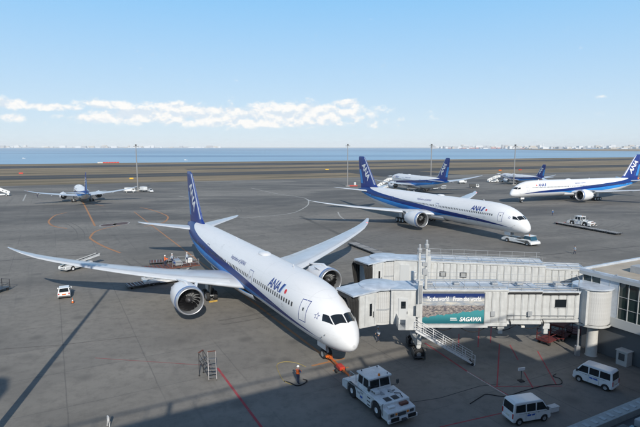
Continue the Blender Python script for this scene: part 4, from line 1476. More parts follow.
# curtain wall along the stand side: panes and white mullions
gl = mat('green_grey_glass', (.02, .035, .035), .06, coat=.4)
x = .1
kinds = ['pane', 'pane', 'panel', 'panel'] + ['pane'] * 30
for kd in kinds:
    wd = .98
    if x + wd > LEN: break
    if kd == 'pane':
        for z0, z1 in ((GZ0 + .45, GZ0 + 1.5), (GZ0 + 1.56, GZ0 + 2.7), (GZ0 + 2.76, GZ1 - .38)):
            MB().box(x + .06, x + wd - .06, .10, .33, z0, z1, MG).build('pane', gl, GH, smooth=0)
        for z in (GZ0 + 1.53, GZ0 + 2.73): MB().box(x, x + wd, .04, .32, z - .02, z + .02, MG).build('transom', mat('mullion_grey', (.40, .42, .43), .4), GH, smooth=0)
    else:
        MB().box(x + .01, x + wd - .01, .02, .33, GZ0 + .43, GZ1 - .36, MG).build('white_panel', mat('blue_grey_panel', (.46, .51, .57), .4, var=.1), GH, smooth=0)
    MB().box(x - .028, x + .028, .0, .34, GZ0 + .43, GZ1 - .36, MG).build('mullion', mat('mullion_grey', (.40, .42, .43), .4), GH, smooth=0)
    x += wd
for k in range(8):
    c0 = .4 + k*1.4
    MB().box(-.05, .14, c0 + .05, c0 + 1.3, GZ0 + .45, GZ1 - .38, MG).build('pane', gl, GH, smooth=0)
# ground-floor wall below and a white drain pipe
MB().box(.6, LEN, .9, WID - .8, .02, GZ0 - .56, MG).build('base_wall', mat('dark_base_cladding', (.10, .10, .10), .7, var=.2, vscale=.8), GH, smooth=0)
for k in range(14):
    MB().box(1.0 + 2.2*k, 1.05 + 2.2*k, .86, .905, .05, GZ0 - .6, MG).build('base_joint', DGREY, GH, smooth=0)
p = gp(6.4, .55)
MB().tube((p.x, p.y, 0), (p.x, p.y, GZ0 - .5), .07, n=10).build('drain_pipe', OFFWHITE, GH)
cb = thing('utility_cabinet', 'small grey utility cabinet with dark panel against the gatehouse base', 'cabinet', gp(5.2, -.2), math.atan2(FW.y, FW.x))
o = MB().box(-.55, .55, -.45, .45, 0, 1.45).build('cabinet_body', CREAM, cb, smooth=0, bevel=.03)
MB().box(-.62, .62, -.52, .52, 1.453, 1.53).build('cabinet_lid', OFFWHITE, cb, smooth=0)
MB().box(-.3, .3, -.475, -.445, .55, 1.25).build('cabinet_panel', DGREY, o, smooth=0)

# ---- the terminal the photographer stands on
def tb(a, bb): return PT * a - FW * bb
MTm = Mz((0, 0), PT)                # local x = along the front, y = out over the apron
TM = thing('terminal_building', 'terminal building under the viewpoint, with a low roof edge at bottom right', 'building', (0, 0, 0))
MB().box(-160, 160, -70, .55, 0, 19.95, MTm).build('wall', CONC, TM, smooth=0)
MB().box(-160, 160, -70, .60, 19.953, 20.05, MTm).build('observation_deck', GREYP, TM, smooth=0)
MB().box(-160, 29.5, -66, -3.2, 20.053, 27.1, MTm).build('upper_storey', CONC, TM, smooth=0)
b = MB()
b.bar(MTm @ Vector((-160, -3.35, 28.3)), MTm @ Vector((29.4, -3.35, 28.3)), .13, .13)
for k in range(-160, 29, 4): b.bar(MTm @ Vector((k, -3.35, 27.1)), MTm @ Vector((k, -3.35, 28.25)), .07, .07)
b.build('roof_railing', STEEL, TM, smooth=0)
b = MB()
rs = random.Random(3)
for k in range(8):
    x = -38 + k*8.2 + rs.uniform(-2.5, 2.5)
    b.box(x, x + .32, -3.8, -3.5, 27.103, 27.1 + rs.uniform(1.2, 1.9), MTm)
b.build('rooftop_shadow_block', GREYP, TM, smooth=0)  # added blocks whose shadows imitate people along the roof edge
low = MB().box(-160, 160, .553, 18.097, 0, 3.45, MTm).build('low_roof', DGREY, TM, smooth=0)
MB().box(-160, 160, 18.1, 19.0, 0, 3.9, MTm).build('low_parapet', mat('pale_coping', (.33, .34, .34), .7, var=.15), TM, smooth=0, bevel=.03)
for k in range(40):
    x = 14 + k*.85
    MB().box(x, x + .3, 18.3, 18.75, 3.903, 3.93, MTm).build('coping_grate', GREYP, TM, smooth=0)
for k in range(24):
    x = 12 + k*1.5
    MB().box(x, x + 1.1, 14.2, 17.4, 3.453, 3.62, MTm).build('skylight_pane', GLASSB if k % 3 else mat('white_vent', (.5, .52, .55), .5), TM, smooth=0)
for k in range(9):
    x = 20 + k*2.1
    MB().box(x, x + .9, 16.3, 17.3, 3.625, 4.1, MTm).build('roof_unit', DGREY if k % 2 else GREYP, TM, smooth=0, bevel=.04)
tk = thing('rooftop_occluder', 'added unseen round tank standing on the terminal roof outside the frame', 'occluder', (-19.7, -10.4, 27.1))  # added out-of-view cylinder, only there to cast a rounded shadow on the apron
MB().lathe([(0, .05), (0, 1.75), (5.2, 1.75), (6.2, 1.2), (6.6, .05)], (0, 0, 0), (0, 0, 1), 28).build('occluder_shell', STEEL, tk)
MB().bar((1.8, -.25, 0), (1.8, -.25, 5.5), .06, .06).bar((1.8, .25, 0), (1.8, .25, 5.5), .06, .06).build('occluder_ladder', STEEL, tk, smooth=0)
# ------------------------------------------------------------------ ground vehicles and equipment
def heading(v): return math.atan2(v[1], v[0])


def wheel_part(parent, x, y, r, w, rimcol=STEEL, rim=.55):
    b = MB()
    b.lathe([(-w/2, rim*r), (-w/2, .86*r), (-w*.34, .98*r), (w*.34, .98*r), (w/2, .86*r), (w/2, rim*r)], (x, y, r), (0, 1, 0), 20)
    o = b.build('wheel', RUBBER, parent)
    MB().lathe([(-w*.40, .02), (-w*.34, .28*r), (-w*.47, rim*r + .01), (w*.47, rim*r + .01), (w*.34, .28*r), (w*.40, .02)], (x, y, r), (0, 1, 0), 16).build('rim', rimcol, o)
    return o


def arch_profile(x0, x1, zb, top, wheels, r):
    """closed side outline: top is a list of (x,z) from the front end to the rear end; the sill has wheel arches"""
    pts = [(x0, zb)]
    for wx in sorted(wheels):
        for k in range(9):
            a = PI - PI*k/8
            pts.append((wx + (r*1.16)*math.cos(a), max(zb, r*.9) if False else zb + max(0, (r*1.16)*math.sin(a) + (r - zb)) * (1 if 0 < k < 8 else 0)))
    pts.append((x1, zb))
    return pts + top


def taper(b, belt, top, k):
    b.v = [(x, y * (1 - k*max(0, min(1, (z - belt)/(top - belt)))), z) for x, y, z in b.v]
    return b


def side_pane(poly, w, belt, top, k, sg, t=.02):
    def Y(z): return sg * (w * (1 - k*max(0, min(1, (z - belt)/(top - belt)))))
    n = len(poly)
    vs = [(x, Y(z) + sg*.012, z) for x, z in poly] + [(x, Y(z) - sg*t, z) for x, z in poly]
    return MB().add(vs, [tuple(range(n)), tuple(range(2*n-1, n-1, -1))] + [(i, (i+1) % n, (i+1) % n + n, i+n) for i in range(n)])


def split_body(prof, hw, belt, top, k, name, m, parent, bevel=.05):
    """outline extruded across, cut at the belt line so that the upper half leans in"""
    b = MB().prism(prof, -hw, hw)
    me = b.mesh(name, m, smooth=0)
    bm = bmesh.new(); bm.from_mesh(me)
    bmesh.ops.bisect_plane(bm, geom=bm.verts[:] + bm.edges[:] + bm.faces[:], plane_co=(0, 0, belt), plane_no=(0, 0, 1))
    for v in bm.verts:
        if v.co.z > belt: v.co.y *= 1 - k*min(1, (v.co.z - belt)/(top - belt))
    bm.to_mesh(me); bm.free()
    me.shade_smooth(); me.set_sharp_from_angle(angle=rad(30))
    o = link(name, me, parent)
    md = o.modifiers.new('bevel', 'BEVEL'); md.width = bevel; md.segments = 3; md.limit_method = 'ANGLE'; md.angle_limit = rad(30)
    return o


VANW = mat('van_white', (.76, .78, .80), .3, coat=.4, var=.05)
PLATE = mat('number_plate', (.62, .62, .55), .5)
TAIL = mat('tail_lamp', (.45, .02, .02), .25)


def van(label, loc, head, group=None):
    t = thing('parked_van', label, 'van', (loc[0], loc[1], 0), heading(head), group)
    hw, belt, top, k = .74, 1.02, 1.88, .12
    prof = arch_profile(-1.68, 1.70, .28, [(1.74, .62), (1.70, .95), (1.52, 1.10), (1.02, 1.78), (.80, 1.87), (-1.45, 1.88), (-1.62, 1.78), (-1.70, 1.0), (-1.72, .5)], (-1.12, 1.18), .29)
    bd = split_body(prof, hw, belt, top, k, 'body', VANW, t, .06)
    MB().box(-1.5, 1.5, -.6, .6, .2, .75).build('underbody', BLACK, t, smooth=0)
    for sg in (-1, 1):
        for poly in ([(.38, 1.10), (1.36, 1.10), (.96, 1.70), (.42, 1.71)], [(-.52, 1.10), (.28, 1.10), (.30, 1.70), (-.52, 1.70)], [(-1.50, 1.12), (-.62, 1.10), (-.62, 1.70), (-1.46, 1.68)]):
            side_pane(poly, hw, belt, top, k, sg).build('side_window', GLASS, bd, smooth=0)
        side_pane([(-1.2, .98), (1.3, .98), (1.3, .955), (-1.2, .955)], hw, belt, top, k, sg).build('door_rail', GREYP, bd, smooth=0)
        for x in (.34, -.57): side_pane([(x - .01, .36), (x + .01, .36), (x + .01, 1.05), (x - .01, 1.05)], hw, belt, top, k, sg).build('door_seam', GREYP, bd, smooth=0)
        for x0, x1 in ((-.48, -.12), (-.05, .22)): side_pane([(x0, .72), (x1, .72), (x1 + .04, .86), (x0 + .04, .86)], hw, belt, top, k, sg).build('side_mark', mat('mark_blue', (.03, .10, .42), .5), bd, smooth=0)
        for x in (-1.12, 1.18): wheel_part(t, x, sg*.64, .29, .17)
        MB().box(1.30, 1.43, sg*.80 - .09, sg*.80 + .09, 1.05, 1.28).build('mirror', DGREY, bd, smooth=0, bevel=.02)
        MB().box(1.64, 1.745, sg*.56 - .11, sg*.56 + .11, .68, .88).build('headlight', HEAD, bd, smooth=0, bevel=.02)
        MB().box(-1.735, -1.68, sg*.64 - .06, sg*.64 + .06, .62, 1.02).build('tail_lamp', TAIL, bd, smooth=0)
    # glass fore and aft, slightly proud of the body
    MB().add([(1.525, -.64, 1.13), (1.525, .64, 1.13), (1.075, .56, 1.745), (1.075, -.56, 1.745), (1.47, -.64, 1.10), (1.47, .64, 1.10), (1.02, .56, 1.715), (1.02, -.56, 1.715)],
             [(0, 1, 2, 3), (4, 5, 6, 7), (0, 1, 5, 4), (1, 2, 6, 5), (2, 3, 7, 6), (3, 0, 4, 7)]).build('windscreen', GLASS, bd, smooth=0)
    MB().add([(-1.715, -.60, 1.12), (-1.715, .60, 1.12), (-1.655, .55, 1.72), (-1.655, -.55, 1.72), (-1.66, -.60, 1.12), (-1.66, .60, 1.12), (-1.60, .55, 1.72), (-1.60, -.55, 1.72)],
             [(0, 1, 2, 3), (4, 5, 6, 7), (0, 1, 5, 4), (1, 2, 6, 5), (2, 3, 7, 6), (3, 0, 4, 7)]).build('rear_window', GLASS, bd, smooth=0)
    MB().box(-1.76, -1.66, -.70, .70, .34, .52).build('rear_bumper', VANW, bd, smooth=0, bevel=.03)
    MB().box(1.66, 1.78, -.70, .70, .34, .54).build('front_bumper', VANW, bd, smooth=0, bevel=.03)
    MB().box(-1.75, -1.70, -.17, .17, .62, .78).build('number_plate', PLATE, bd, smooth=0)
    for sg in (-1, 1):
        for x in (.48, -.42): MB().box(x, x + .16, sg*.75 - .012, sg*.75 + .012, .93, .96).build('door_handle', DGREY, bd, smooth=0)
    MB().tube((-1.74, -.1, 1.14), (-1.70, .25, 1.25), .012).build('wiper', BLACK, bd)
    return t


van('white van in the shade beside the gatehouse pillar, rear window towards us', ((24.14+25.66)/2 + .5, (44.36+42.42)/2 + .35), (-.62, .78))
van('white van near the bottom edge, parked along the terminal road', (16.55, 37.75), (.95, .26))
ob = thing('cable_box', 'small pale box on the ground in front of the lower van', 'box', G(553, 411), .4)
MB().box(-.42, .42, -.25, .25, 0, .42).build('box_body', VANW, ob, smooth=0, bevel=.06)
MB().box(-.45, .45, -.28, .28, .423, .47).build('box_lid', OFFWHITE, ob, smooth=0, bevel=.02)

# ---- compact car
def compact_car(label, loc, head):
    t = thing('parked_car', label, 'car', (loc[0], loc[1], 0), heading(head))
    hw, belt, top, k = .80, .92, 1.52, .2
    prof = arch_profile(-1.85, 1.95, .26, [(2.0, .55), (1.9, .78), (1.05, .95), (.35, 1.45), (.05, 1.52), (-1.25, 1.50), (-1.75, .98), (-1.88, .9), (-1.92, .5)], (-1.2, 1.25), .31)
    bd = split_body(prof, hw, belt, top, k, 'body', VANW, t, .07)
    MB().box(-1.6, 1.6, -.62, .62, .18, .7).build('underbody', BLACK, t, smooth=0)
    for sg in (-1, 1):
        for poly in ([(-.32, .97), (.86, .97), (.28, 1.40), (-.32, 1.43)], [(-1.45, 1.0), (-.42, .97), (-.42, 1.43), (-1.15, 1.41)]):
            side_pane(poly, hw, belt, top, k, sg).build('side_window', GLASS, bd, smooth=0)
        for x in (-1.2, 1.25): wheel_part(t, x, sg*.70, .31, .19)
        MB().box(.75, .9, sg*.88 - .08, sg*.88 + .08, .92, 1.08).build('mirror', VANW, bd, smooth=0)
        MB().box(-1.93, -1.82, sg*.66 - .08, sg*.66 + .08, .68, .9).build('tail_lamp', TAIL, bd, smooth=0)
        MB().box(1.86, 1.98, sg*.58 - .14, sg*.58 + .14, .6, .75).build('headlight', HEAD, bd, smooth=0)
    for nm, pp in (('windscreen', [(1.04, -.64, .98), (1.04, .64, .98), (.40, .55, 1.435), (.40, -.55, 1.435)]), ('rear_window', [(-1.745, -.62, 1.02), (-1.745, .62, 1.02), (-1.33, .54, 1.45), (-1.33, -.54, 1.45)])):
        s_ = .03 if nm == 'windscreen' else -.03
        MB().add([(x + s_, y, z + .01) for x, y, z in pp] + [(x - 2*s_, y, z - .04) for x, y, z in pp], [(0, 1, 2, 3), (4, 5, 6, 7), (0, 1, 5, 4), (1, 2, 6, 5), (2, 3, 7, 6), (3, 0, 4, 7)]).build(nm, GLASS, bd, smooth=0)
    MB().box(-1.96, -1.90, -.26, .26, .62, .80).build('orange_mark', ORANGE, bd, smooth=0)
    MB().box(-1.97, -1.86, -.74, .74, .3, .5).build('rear_bumper', DGREY, bd, smooth=0, bevel=.03)
    return t


compact_car('small white hatchback with an orange rear mark beside a cone', (-37.6, 71.5), (-.42, .9))

# ---- traffic cone
def cone(label, loc):
    t = thing('traffic_cone', label, 'cone', loc)
    MB().box(-.2, .2, -.2, .2, 0, .04).build('base', BLACK, t, smooth=0)
    b = MB().lathe([(.04, .15), (.32, .095)], (0, 0, 0), (0, 0, 1), 14); b.mat(1).lathe([(.32, .095), (.46, .068)], (0, 0, 0), (0, 0, 1), 14); b.mat(0).lathe([(.46, .068), (.74, .02), (.75, .001)], (0, 0, 0), (0, 0, 1), 14)
    b.build('cone_body', [ORANGE, LETTERW], t)
    return t


cone('orange and white cone behind the small hatchback', G(72.7, 303))


# ---- pushback tug
TUGW = mat('tug_white', (.72, .74, .75), .4, coat=.2, var=.16, vscale=1.6, streak=.35)


def tug(label, loc, head, group='pushback tugs'):
    t = thing('pushback_tug', label, 'tug', (loc[0], loc[1], 0), heading(head), group)
    hw = 1.35; r = .66
    prof = arch_profile(-3.45, 3.45, .42, [(3.5, .6), (3.5, 1.12), (3.2, 1.20), (2.75, 1.24), (2.7, 1.5), (.55, 1.62), (.5, 1.45), (-1.5, 1.42), (-2.6, 1.40), (-3.35, 1.18), (-3.5, 1.0), (-3.5, .55)], (-1.9, 1.85), r)
    ch = MB().prism(prof, -hw, hw).build('chassis', TUGW, t, smooth=25, bevel=.05)
    MB().box(-3.2, 3.2, -1.0, 1.0, .35, 1.1).build('underframe', BLACK, t, smooth=0)
    for x in (-1.9, 1.85):
        for sg in (-1, 1): wheel_part(t, x, sg*1.12, r, .42, LETTERW, .36)
    # cab with glass on all sides
    c = MB()
    cb0, cb1, cw0, cw1, z0, z1 = -1.35, .5, 1.12, 1.02, 1.42, 2.62
    cab_o = MB().box(cb0, cb1, -cw0, cw0, 1.40, 1.72).build('cab', TUGW, t, smooth=0, bevel=.04)
    MB().box(cb0 + .12, cb1 - .15, -cw1 + .06, cw1 - .06, 1.5, 2.46).build('cab_interior', DGREY, cab_o, smooth=0)
    for x, xt in ((cb0 + .05, cb0 + .12), (cb1 - .06, cb1 - .2), (-.5, -.5)):
        for sg in (-1, 1): MB().bar((x, sg*(cw0 - .06), 1.7), (xt, sg*(cw1 - .04), 2.5), .09, .09).build('cab_pillar', TUGW, cab_o, smooth=0)
    for x, xt in ((cb0 + .05, cb0 + .12), (cb1 - .06, cb1 - .2)): MB().bar((x, 0, 1.7), (xt, 0, 2.5), .07, .07).build('cab_pillar', TUGW, cab_o, smooth=0)
    def pane(P, nm='window'):
        P = [Vector(p) for p in P]; nrm = (P[1]-P[0]).cross(P[3]-P[0]).normalized()*.02
        MB().add(P + [p - nrm for p in P], [(0, 1, 2, 3), (4, 5, 6, 7), (0, 1, 5, 4), (1, 2, 6, 5), (2, 3, 7, 6), (3, 0, 4, 7)]).build(nm, GLASS, cab_o, smooth=0)
    for y0, y1 in ((-1.0, -.05), (.05, 1.0)):
        pane([(cb1 - .05, y0, 1.74), (cb1 - .05, y1, 1.74), (cb1 - .18, y1*.93, 2.47), (cb1 - .18, y0*.93, 2.47)], 'windscreen')
        pane([(cb0 + .04, y1, 1.74), (cb0 + .04, y0, 1.74), (cb0 + .11, y0*.93, 2.47), (cb0 + .11, y1*.93, 2.47)])
    for sg in (-1, 1):
        for x0, x1 in ((cb0 + .14, -.56), (-.44, cb1 - .14)):
            pane([(x0, sg*(cw0 - .05), 1.74), (x1, sg*(cw0 - .05), 1.74), (x1 - (.08 if x1 > 0 else 0), sg*(cw1 - .03), 2.47), (x0 + .02, sg*(cw1 - .03), 2.47)], 'side_window')
    rf = MB().box(cb0 - .08, cb1 + .05, -1.15, 1.15, 2.50, 2.66).build('cab_roof', TUGW, cab_o, smooth=0, bevel=.05)
    MB().lathe([(0, .10), (.12, .10), (.18, .06), (.2, .005)], (cb1 - .2, 0, 2.66), (0, 0, 1), 14).build('beacon', LAMPO, rf)
    for x, y in ((cb0 + .2, -.8), (cb0 + .2, .8), (cb1 - .2, .85)): MB().lathe([(0, .05), (.09, .05), (.1, .005)], (x, y, 2.66), (0, 0, 1), 10).build('roof_lamp', DGREY, rf)
    # bonnet details
    for x0, x1, y0, y1 in ((1.9, 2.5, -.75, -.2), (1.9, 2.5, .0, .55), (1.2, 1.32, .25, .95)):
        zz = 1.62 - .056*(x0 - .55)
        g = MB()
        for k in range(5):
            xx = x0 + (x1-x0)*k/5; g.box(xx, xx + (x1-x0)*.12, y0, y1, zz - .06, zz + .02)
        g.build('vent', DGREY, ch, smooth=0)
    MB().box(2.78, 3.12, .2, .95, 1.235, 1.42).build('battery_lid', RUST, ch, smooth=0, bevel=.02)
    MB().box(2.75, 3.1, -.95, -.35, 1.235, 1.36).build('tool_box', TUGW, ch, smooth=0, bevel=.02)
    MB().box(.62, 1.3, -1.05, -.55, 1.62, 1.86).build('filter_box', TUGW, ch, smooth=0, bevel=.04)
    for x in (.78, 1.05): MB().box(x, x + .18, -1.065, -1.045, 1.67, 1.80).build('gauge', DGREY, ch, smooth=0)
    for sg in (-1, 1):
        MB().box(3.46, 3.55, sg*.95 - .18, sg*.95 + .18, .82, 1.02).build('headlight', DGREY, ch, smooth=0)
        MB().box(3.46, 3.54, sg*.55 - .09, sg*.55 + .09, .85, 1.0).build('turn_lamp', LAMPO, ch, smooth=0)
        MB().path([(.62, sg*1.1, 1.75), (.95, sg*1.45, 1.85), (.95, sg*1.45, 2.15)], .03).box(.9, 1.0, sg*1.45 - .11, sg*1.45 + .11, 1.95, 2.3).build('mirror', DGREY, ch, smooth=0)
        b = MB()
        for k in range(3): b.box(.62, 1.02, sg*1.36 - .04, sg*1.36 + .04, .6 + .32*k, .66 + .32*k)
        b.build('step', DMETAL, ch, smooth=0)
        for x0, x1, z0_, z1_ in ((-.92, -.55, .95, 1.12), (-.48, -.15, .72, .88), (-.42, -.05, 1.12, 1.25)):
            MB().box(x0, x1, sg*1.36 - .015, sg*1.36 + .015, z0_, z1_).build('side_mark', mat('mark_blue', (.03, .10, .42), .5) if z0_ < .9 else GREYP, ch, smooth=0)
        MB().path([(-1.7, sg*1.0, 1.42), (-1.7, sg*1.0, 2.05), (-2.7, sg*1.0, 2.05), (-2.75, sg*1.0, 1.42)], .03).build('deck_rail', STEEL, ch, smooth=0)
    MB().box(3.45, 3.72, -1.42, 1.42, .38, .66).build('front_bumper', TUGW, ch, smooth=0, bevel=.05)
    for y0, y1 in ((-1.2, -.45), (.45, 1.2)): MB().box(3.70, 3.76, y0, y1, .50, .8).build('bumper_pad', BLACK, ch, smooth=0)
    MB().box(3.495, 3.53, -.38, .38, .72, 1.0).build('front_grille', DGREY, ch, smooth=0)
    for k in range(4): MB().box(2.0 + .14*k, 2.06 + .14*k, -1.365, -1.345, 1.0, 1.3).build('side_louvre', DGREY, ch, smooth=0)
    MB().path([(2.75, -1.3, .5), (2.78, -1.42, .9), (2.78, -1.42, 1.55), (2.78, -1.3, 1.6)], .03).build('grab_rail', DMETAL, ch)
    MB().path([(1.6, .6, 1.58), (2.0, .9, 1.66), (2.5, .8, 1.56)], .035).build('bonnet_hose', BLACK, ch)
    for y in (-.55, .35): MB().box(1.0, 1.5, y, y + .3, 1.58, 1.63).build('bonnet_hatch', GREYP, ch, smooth=0)
    MB().box(-3.7, -3.45, -.3, .3, .45, .75).build('tow_hook', DMETAL, ch, smooth=0)
    MB().box(3.7, 3.95, -.2, .2, .45, .62).build('tow_hook', DMETAL, ch, smooth=0)
    b = MB()
    for k in range(9):
        a = 2*PI*k/9; a2 = 2*PI*(k+1)/9
        b.tube((-2.0 + .0, .55 + .38*math.cos(a), 1.85 + .38*math.sin(a)), (-2.0, .55 + .38*math.cos(a2), 1.85 + .38*math.sin(a2)), .035)
    b.build('cable_hoop', DGREY, ch)
    return t


w1 = G(354.3, 397.8); w2 = G(376.9, 416.7)
TC = (w1 + w2)/2 + Vector((PT.x, PT.y, 0))*1.15
tug('big white pushback tug in front of the near airliner nose', (TC.x, TC.y), FW)
q1 = G(572.8, 225); q2 = G(584, 226.8)
q = (q1 + q2)/2 + Vector((PT.x, PT.y, 0))*1.15
tug('white pushback tug behind a row of dark dollies on the far right', (q.x, q.y), FW)

# orange tow bar from nose wheel to tug
nb = stand(5.2, 0); te = Vector((TC.x, TC.y)) - FW*3.6
tbv = te - nb; tl = tbv.length
TBAR = thing('tow_bar', 'orange tow bar between the near airliner nose wheel and the tug', 'tow bar', (nb.x, nb.y, 0), heading(tbv))
o = MB().tube((.5, 0, .5), (tl, 0, .55), .09, n=10).build('bar', ORANGE, TBAR)
MB().box(.15, .6, -.35, .35, .36, .52).build('head', ORANGE, TBAR, smooth=0, bevel=.02)
MB().box(tl*.45, tl*.6, -.28, .28, .38, .70).build('damper', RED, TBAR, smooth=0, bevel=.03)
for sg in (-1, 1):
    MB().lathe([(-.08, .02), (-.08, .2), (.08, .2), (.08, .02)], (tl*.52, sg*.45, .2), (0, 1, 0), 14).build('wheel', RUBBER, TBAR)
    MB().bar((.5, sg*.3, .44), (1.5, sg*.02, .52), .07, .07).build('brace', ORANGE, TBAR, smooth=0)
MB().tube((tl*.52, -.5, .2), (tl*.52, .5, .2), .04).build('axle', DMETAL, TBAR)

# red tow bar lying behind the far tug
tb2 = thing('tow_bar', 'red tow bar lying behind the far right tug', 'tow bar', (G(561.5, 223.6).x, G(561.5, 223.6).y, 0), heading((.9, .45)))
MB().tube((-1.8, 0, .25), (1.8, 0, .25), .1, n=8).build('bar', RED, tb2)
MB().box(-2.1, -1.7, -.3, .3, .1, .5).build('head', RED, tb2, smooth=0)
for sg in (-1, 1): MB().lathe([(-.07, .02), (-.07, .2), (.07, .2), (.07, .02)], (.5, sg*.35, .2), (0, 1, 0), 12).build('wheel', RUBBER, tb2)

# ---- towbarless tractor under the towed airliner
fw7 = Vector((math.sin(.466), -math.cos(.466)))
p7 = Vector((46.7, 110.0)) - fw7*2.2
TL = thing('towing_tractor', 'low white towing tractor holding the nose wheel of the middle airliner', 'tug', (p7.x, p7.y, 0), heading(fw7), 'pushback tugs')
bd = MB().prism(arch_profile(-.6, 4.0, .38, [(4.05, .6), (3.9, .95), (2.6, 1.25), (-.5, 1.2), (-.6, .9)], (2.9,), .55), -1.5, 1.5).build('chassis', TUGW, TL, smooth=25, bevel=.06)
for sg in (-1, 1):
    a = MB().prism([(-4.4, .35), (-.55, .35), (-.55, 1.2), (-3.6, 1.15), (-4.4, .8)], sg*1.5 if sg < 0 else .85, sg*.85 if sg < 0 else 1.5)
    a.build('cradle_arm', TUGW, bd, smooth=25, bevel=.05)
    wheel_part(TL, -2.6, sg*1.55, .5, .3); wheel_part(TL, 2.9, sg*1.3, .55, .36)
    MB().box(3.7, 4.08, sg*1.1 - .2, sg*1.1 + .2, .6, .8).build('headlight', HEAD, bd, smooth=0)
cbo = MB().prism([(1.2, 1.2), (3.3, 1.1), (2.9, 1.95), (1.35, 2.0)], -.55, 1.35).build('cab', GLASSB, bd, smooth=0, bevel=.04)
MB().box(1.2, 2.95, -.6, 1.4, 2.003, 2.1).build('cab_roof', TUGW, cbo, smooth=0, bevel=.04)
MB().lathe([(0, .1), (.15, .1), (.2, .02)], (1.9, .4, 2.1), (0, 0, 1), 10).build('beacon', LAMPO, cbo)
MB().box(-.2, 1.0, -1.3, .4, 1.22, 1.5).build('engine_cover', DGREY, bd, smooth=0, bevel=.03)

# ---- dollies
def make_dolly(label, deck, group):
    t = thing('cargo_dolly', label, 'dolly', (0, 0, 0), 0, group)
    fr = MB().box(-1.55, 1.55, -1.15, -1.05, .36, .50).box(-1.55, 1.55, 1.05, 1.15, .36, .50).box(-1.55, -1.45, -1.05, 1.05, .36, .5).box(1.45, 1.55, -1.05, 1.05, .36, .5).box(-.05, .05, -1.05, 1.05, .36, .48).build('frame', DMETAL, t, smooth=0)
    MB().box(-1.42, -.08, -1.02, 1.02, .40, .47).build('deck', deck, t, smooth=0); MB().box(.08, 1.42, -1.02, 1.02, .40, .47).build('deck', deck, t, smooth=0)
    for k in range(6):
        x = -1.25 + .5*k
        MB().tube((x, -.98, .50), (x, .98, .50), .045, n=6).build('roller', STEEL, t)
    for x in (-1.0, 1.0):
        for sg in (-1, 1): MB().lathe([(-.07, .05), (-.08, .17), (.08, .17), (.07, .05), (-.07, .05)], (x, sg*.8, .17), (0, 1, 0), 12).bar((x, sg*.8, .17), (x, sg*.8, .4), .08, .08).build('wheel', RUBBER, t)
    MB().bar((1.55, 0, .42), (2.1, 0, .3), .08, .06).build('draw_bar', DMETAL, t, smooth=0)
    return t


d0 = None
ORD = ['nearest', 'second nearest', 'third nearest', 'fourth nearest', 'fifth nearest', 'sixth nearest', 'seventh nearest']
a_, c_ = G(391, 259.5), G(352, 244.5)
dd = (c_ - a_).normalized(); n_d = 5
step_ = 3.35
for k in range(n_d):
    p = a_ + dd*(1.4 + step_*k)
    lab = ORD[k] + ' dark empty dolly of the row behind the near airliner wing tip'
    if d0 is None:
        d0 = make_dolly(lab, DGREY, 'empty dollies parked in rows'); d0.location = (p.x, p.y, 0); d0.rotation_euler = (0, 0, heading(dd))
    else: dup(d0, lab, (p.x, p.y, 0), heading(dd))
a_, c_ = G(619, 235), G(556, 223.5)
dd = (c_ - a_).normalized()
for k in range(6):
    p = a_ + dd*(1.4 + step_*k)
    dup(d0, ORD[k] + ' dark empty dolly of the row in front of the far right tug', (p.x, p.y, 0), heading(dd))
r0 = None
a_, c_ = G(133, 287.5), G(180, 280)
dd = (c_ - a_).normalized()
for k in range(4):
    p = a_ + dd*(.6 + step_*k)
    lab = ('leftmost', 'second from left', 'third from left', 'rightmost')[k] + ' brown-decked dolly of the train behind the near airliner engine'
    if r0 is None:
        r0 = make_dolly(lab, RUST, 'brown dollies by the loader'); r0.location = (p.x, p.y, 0); r0.rotation_euler = (0, 0, heading(dd))
    else: dup(r0, lab, (p.x, p.y, 0), heading(dd))

for k, (px_, py) in enumerate(((158, 263.5), (171, 261.5))):
    p = G(px_, py)
    dup(r0, ('left', 'right')[k] + ' one of two brown dollies waiting beyond the cargo loader', (p.x, p.y, 0), heading((.95, .3)))
# ---- cargo loader at the aft hold
lp = stand(43.5, -4.0)
CL = thing('cargo_loader', 'cargo loader with raised brown roller platform at the aft hold of the near airliner', 'loader', (lp.x, lp.y, 0), heading(-PT))
base = MB().box(0, 8.2, -1.5, 1.5, .35, .85).build('chassis', TUGW, CL, smooth=0, bevel=.04)
for x in (1.2, 6.8):
    for sg in (-1, 1): wheel_part(CL, x, sg*1.3, .42, .3)
pf = MB().box(-.6, 8.4, -1.6, 1.6, 2.45, 2.62).build('platform', RUST, CL, smooth=0)
for k in range(15):
    MB().tube((-.3 + .58*k, -1.45, 2.66), (-.3 + .58*k, 1.45, 2.66), .06, n=6).build('roller', DMETAL, pf)
for sg in (-1, 1):
    b = MB().bar((.6, sg*1.2, .85), (4.0, sg*1.2, 2.45), .14, .14).bar((4.0, sg*1.2, .85), (.6, sg*1.2, 2.45), .14, .14).bar((4.4, sg*1.2, .85), (7.8, sg*1.2, 2.45), .14, .14).bar((7.8, sg*1.2, .85), (4.4, sg*1.2, 2.45), .14, .14)
    b.build('scissor_arm', GREYP, CL, smooth=0)
    b = MB()
    for x in (-.4, 1.0, 2.4, 3.8): b.bar((x, sg*1.55, 2.62), (x, sg*1.55, 3.6), .05, .05)
    b.bar((-.4, sg*1.55, 3.6), (3.8, sg*1.55, 3.6), .05, .05).bar((-.4, sg*1.55, 3.1), (3.8, sg*1.55, 3.1), .05, .05)
    b.build('railing', STEEL, pf, smooth=0)
co_ = MB().box(.1, 1.1, -1.5, -.7, 2.62, 3.35).build('control_stand', TUGW, CL, smooth=0, bevel=.03)
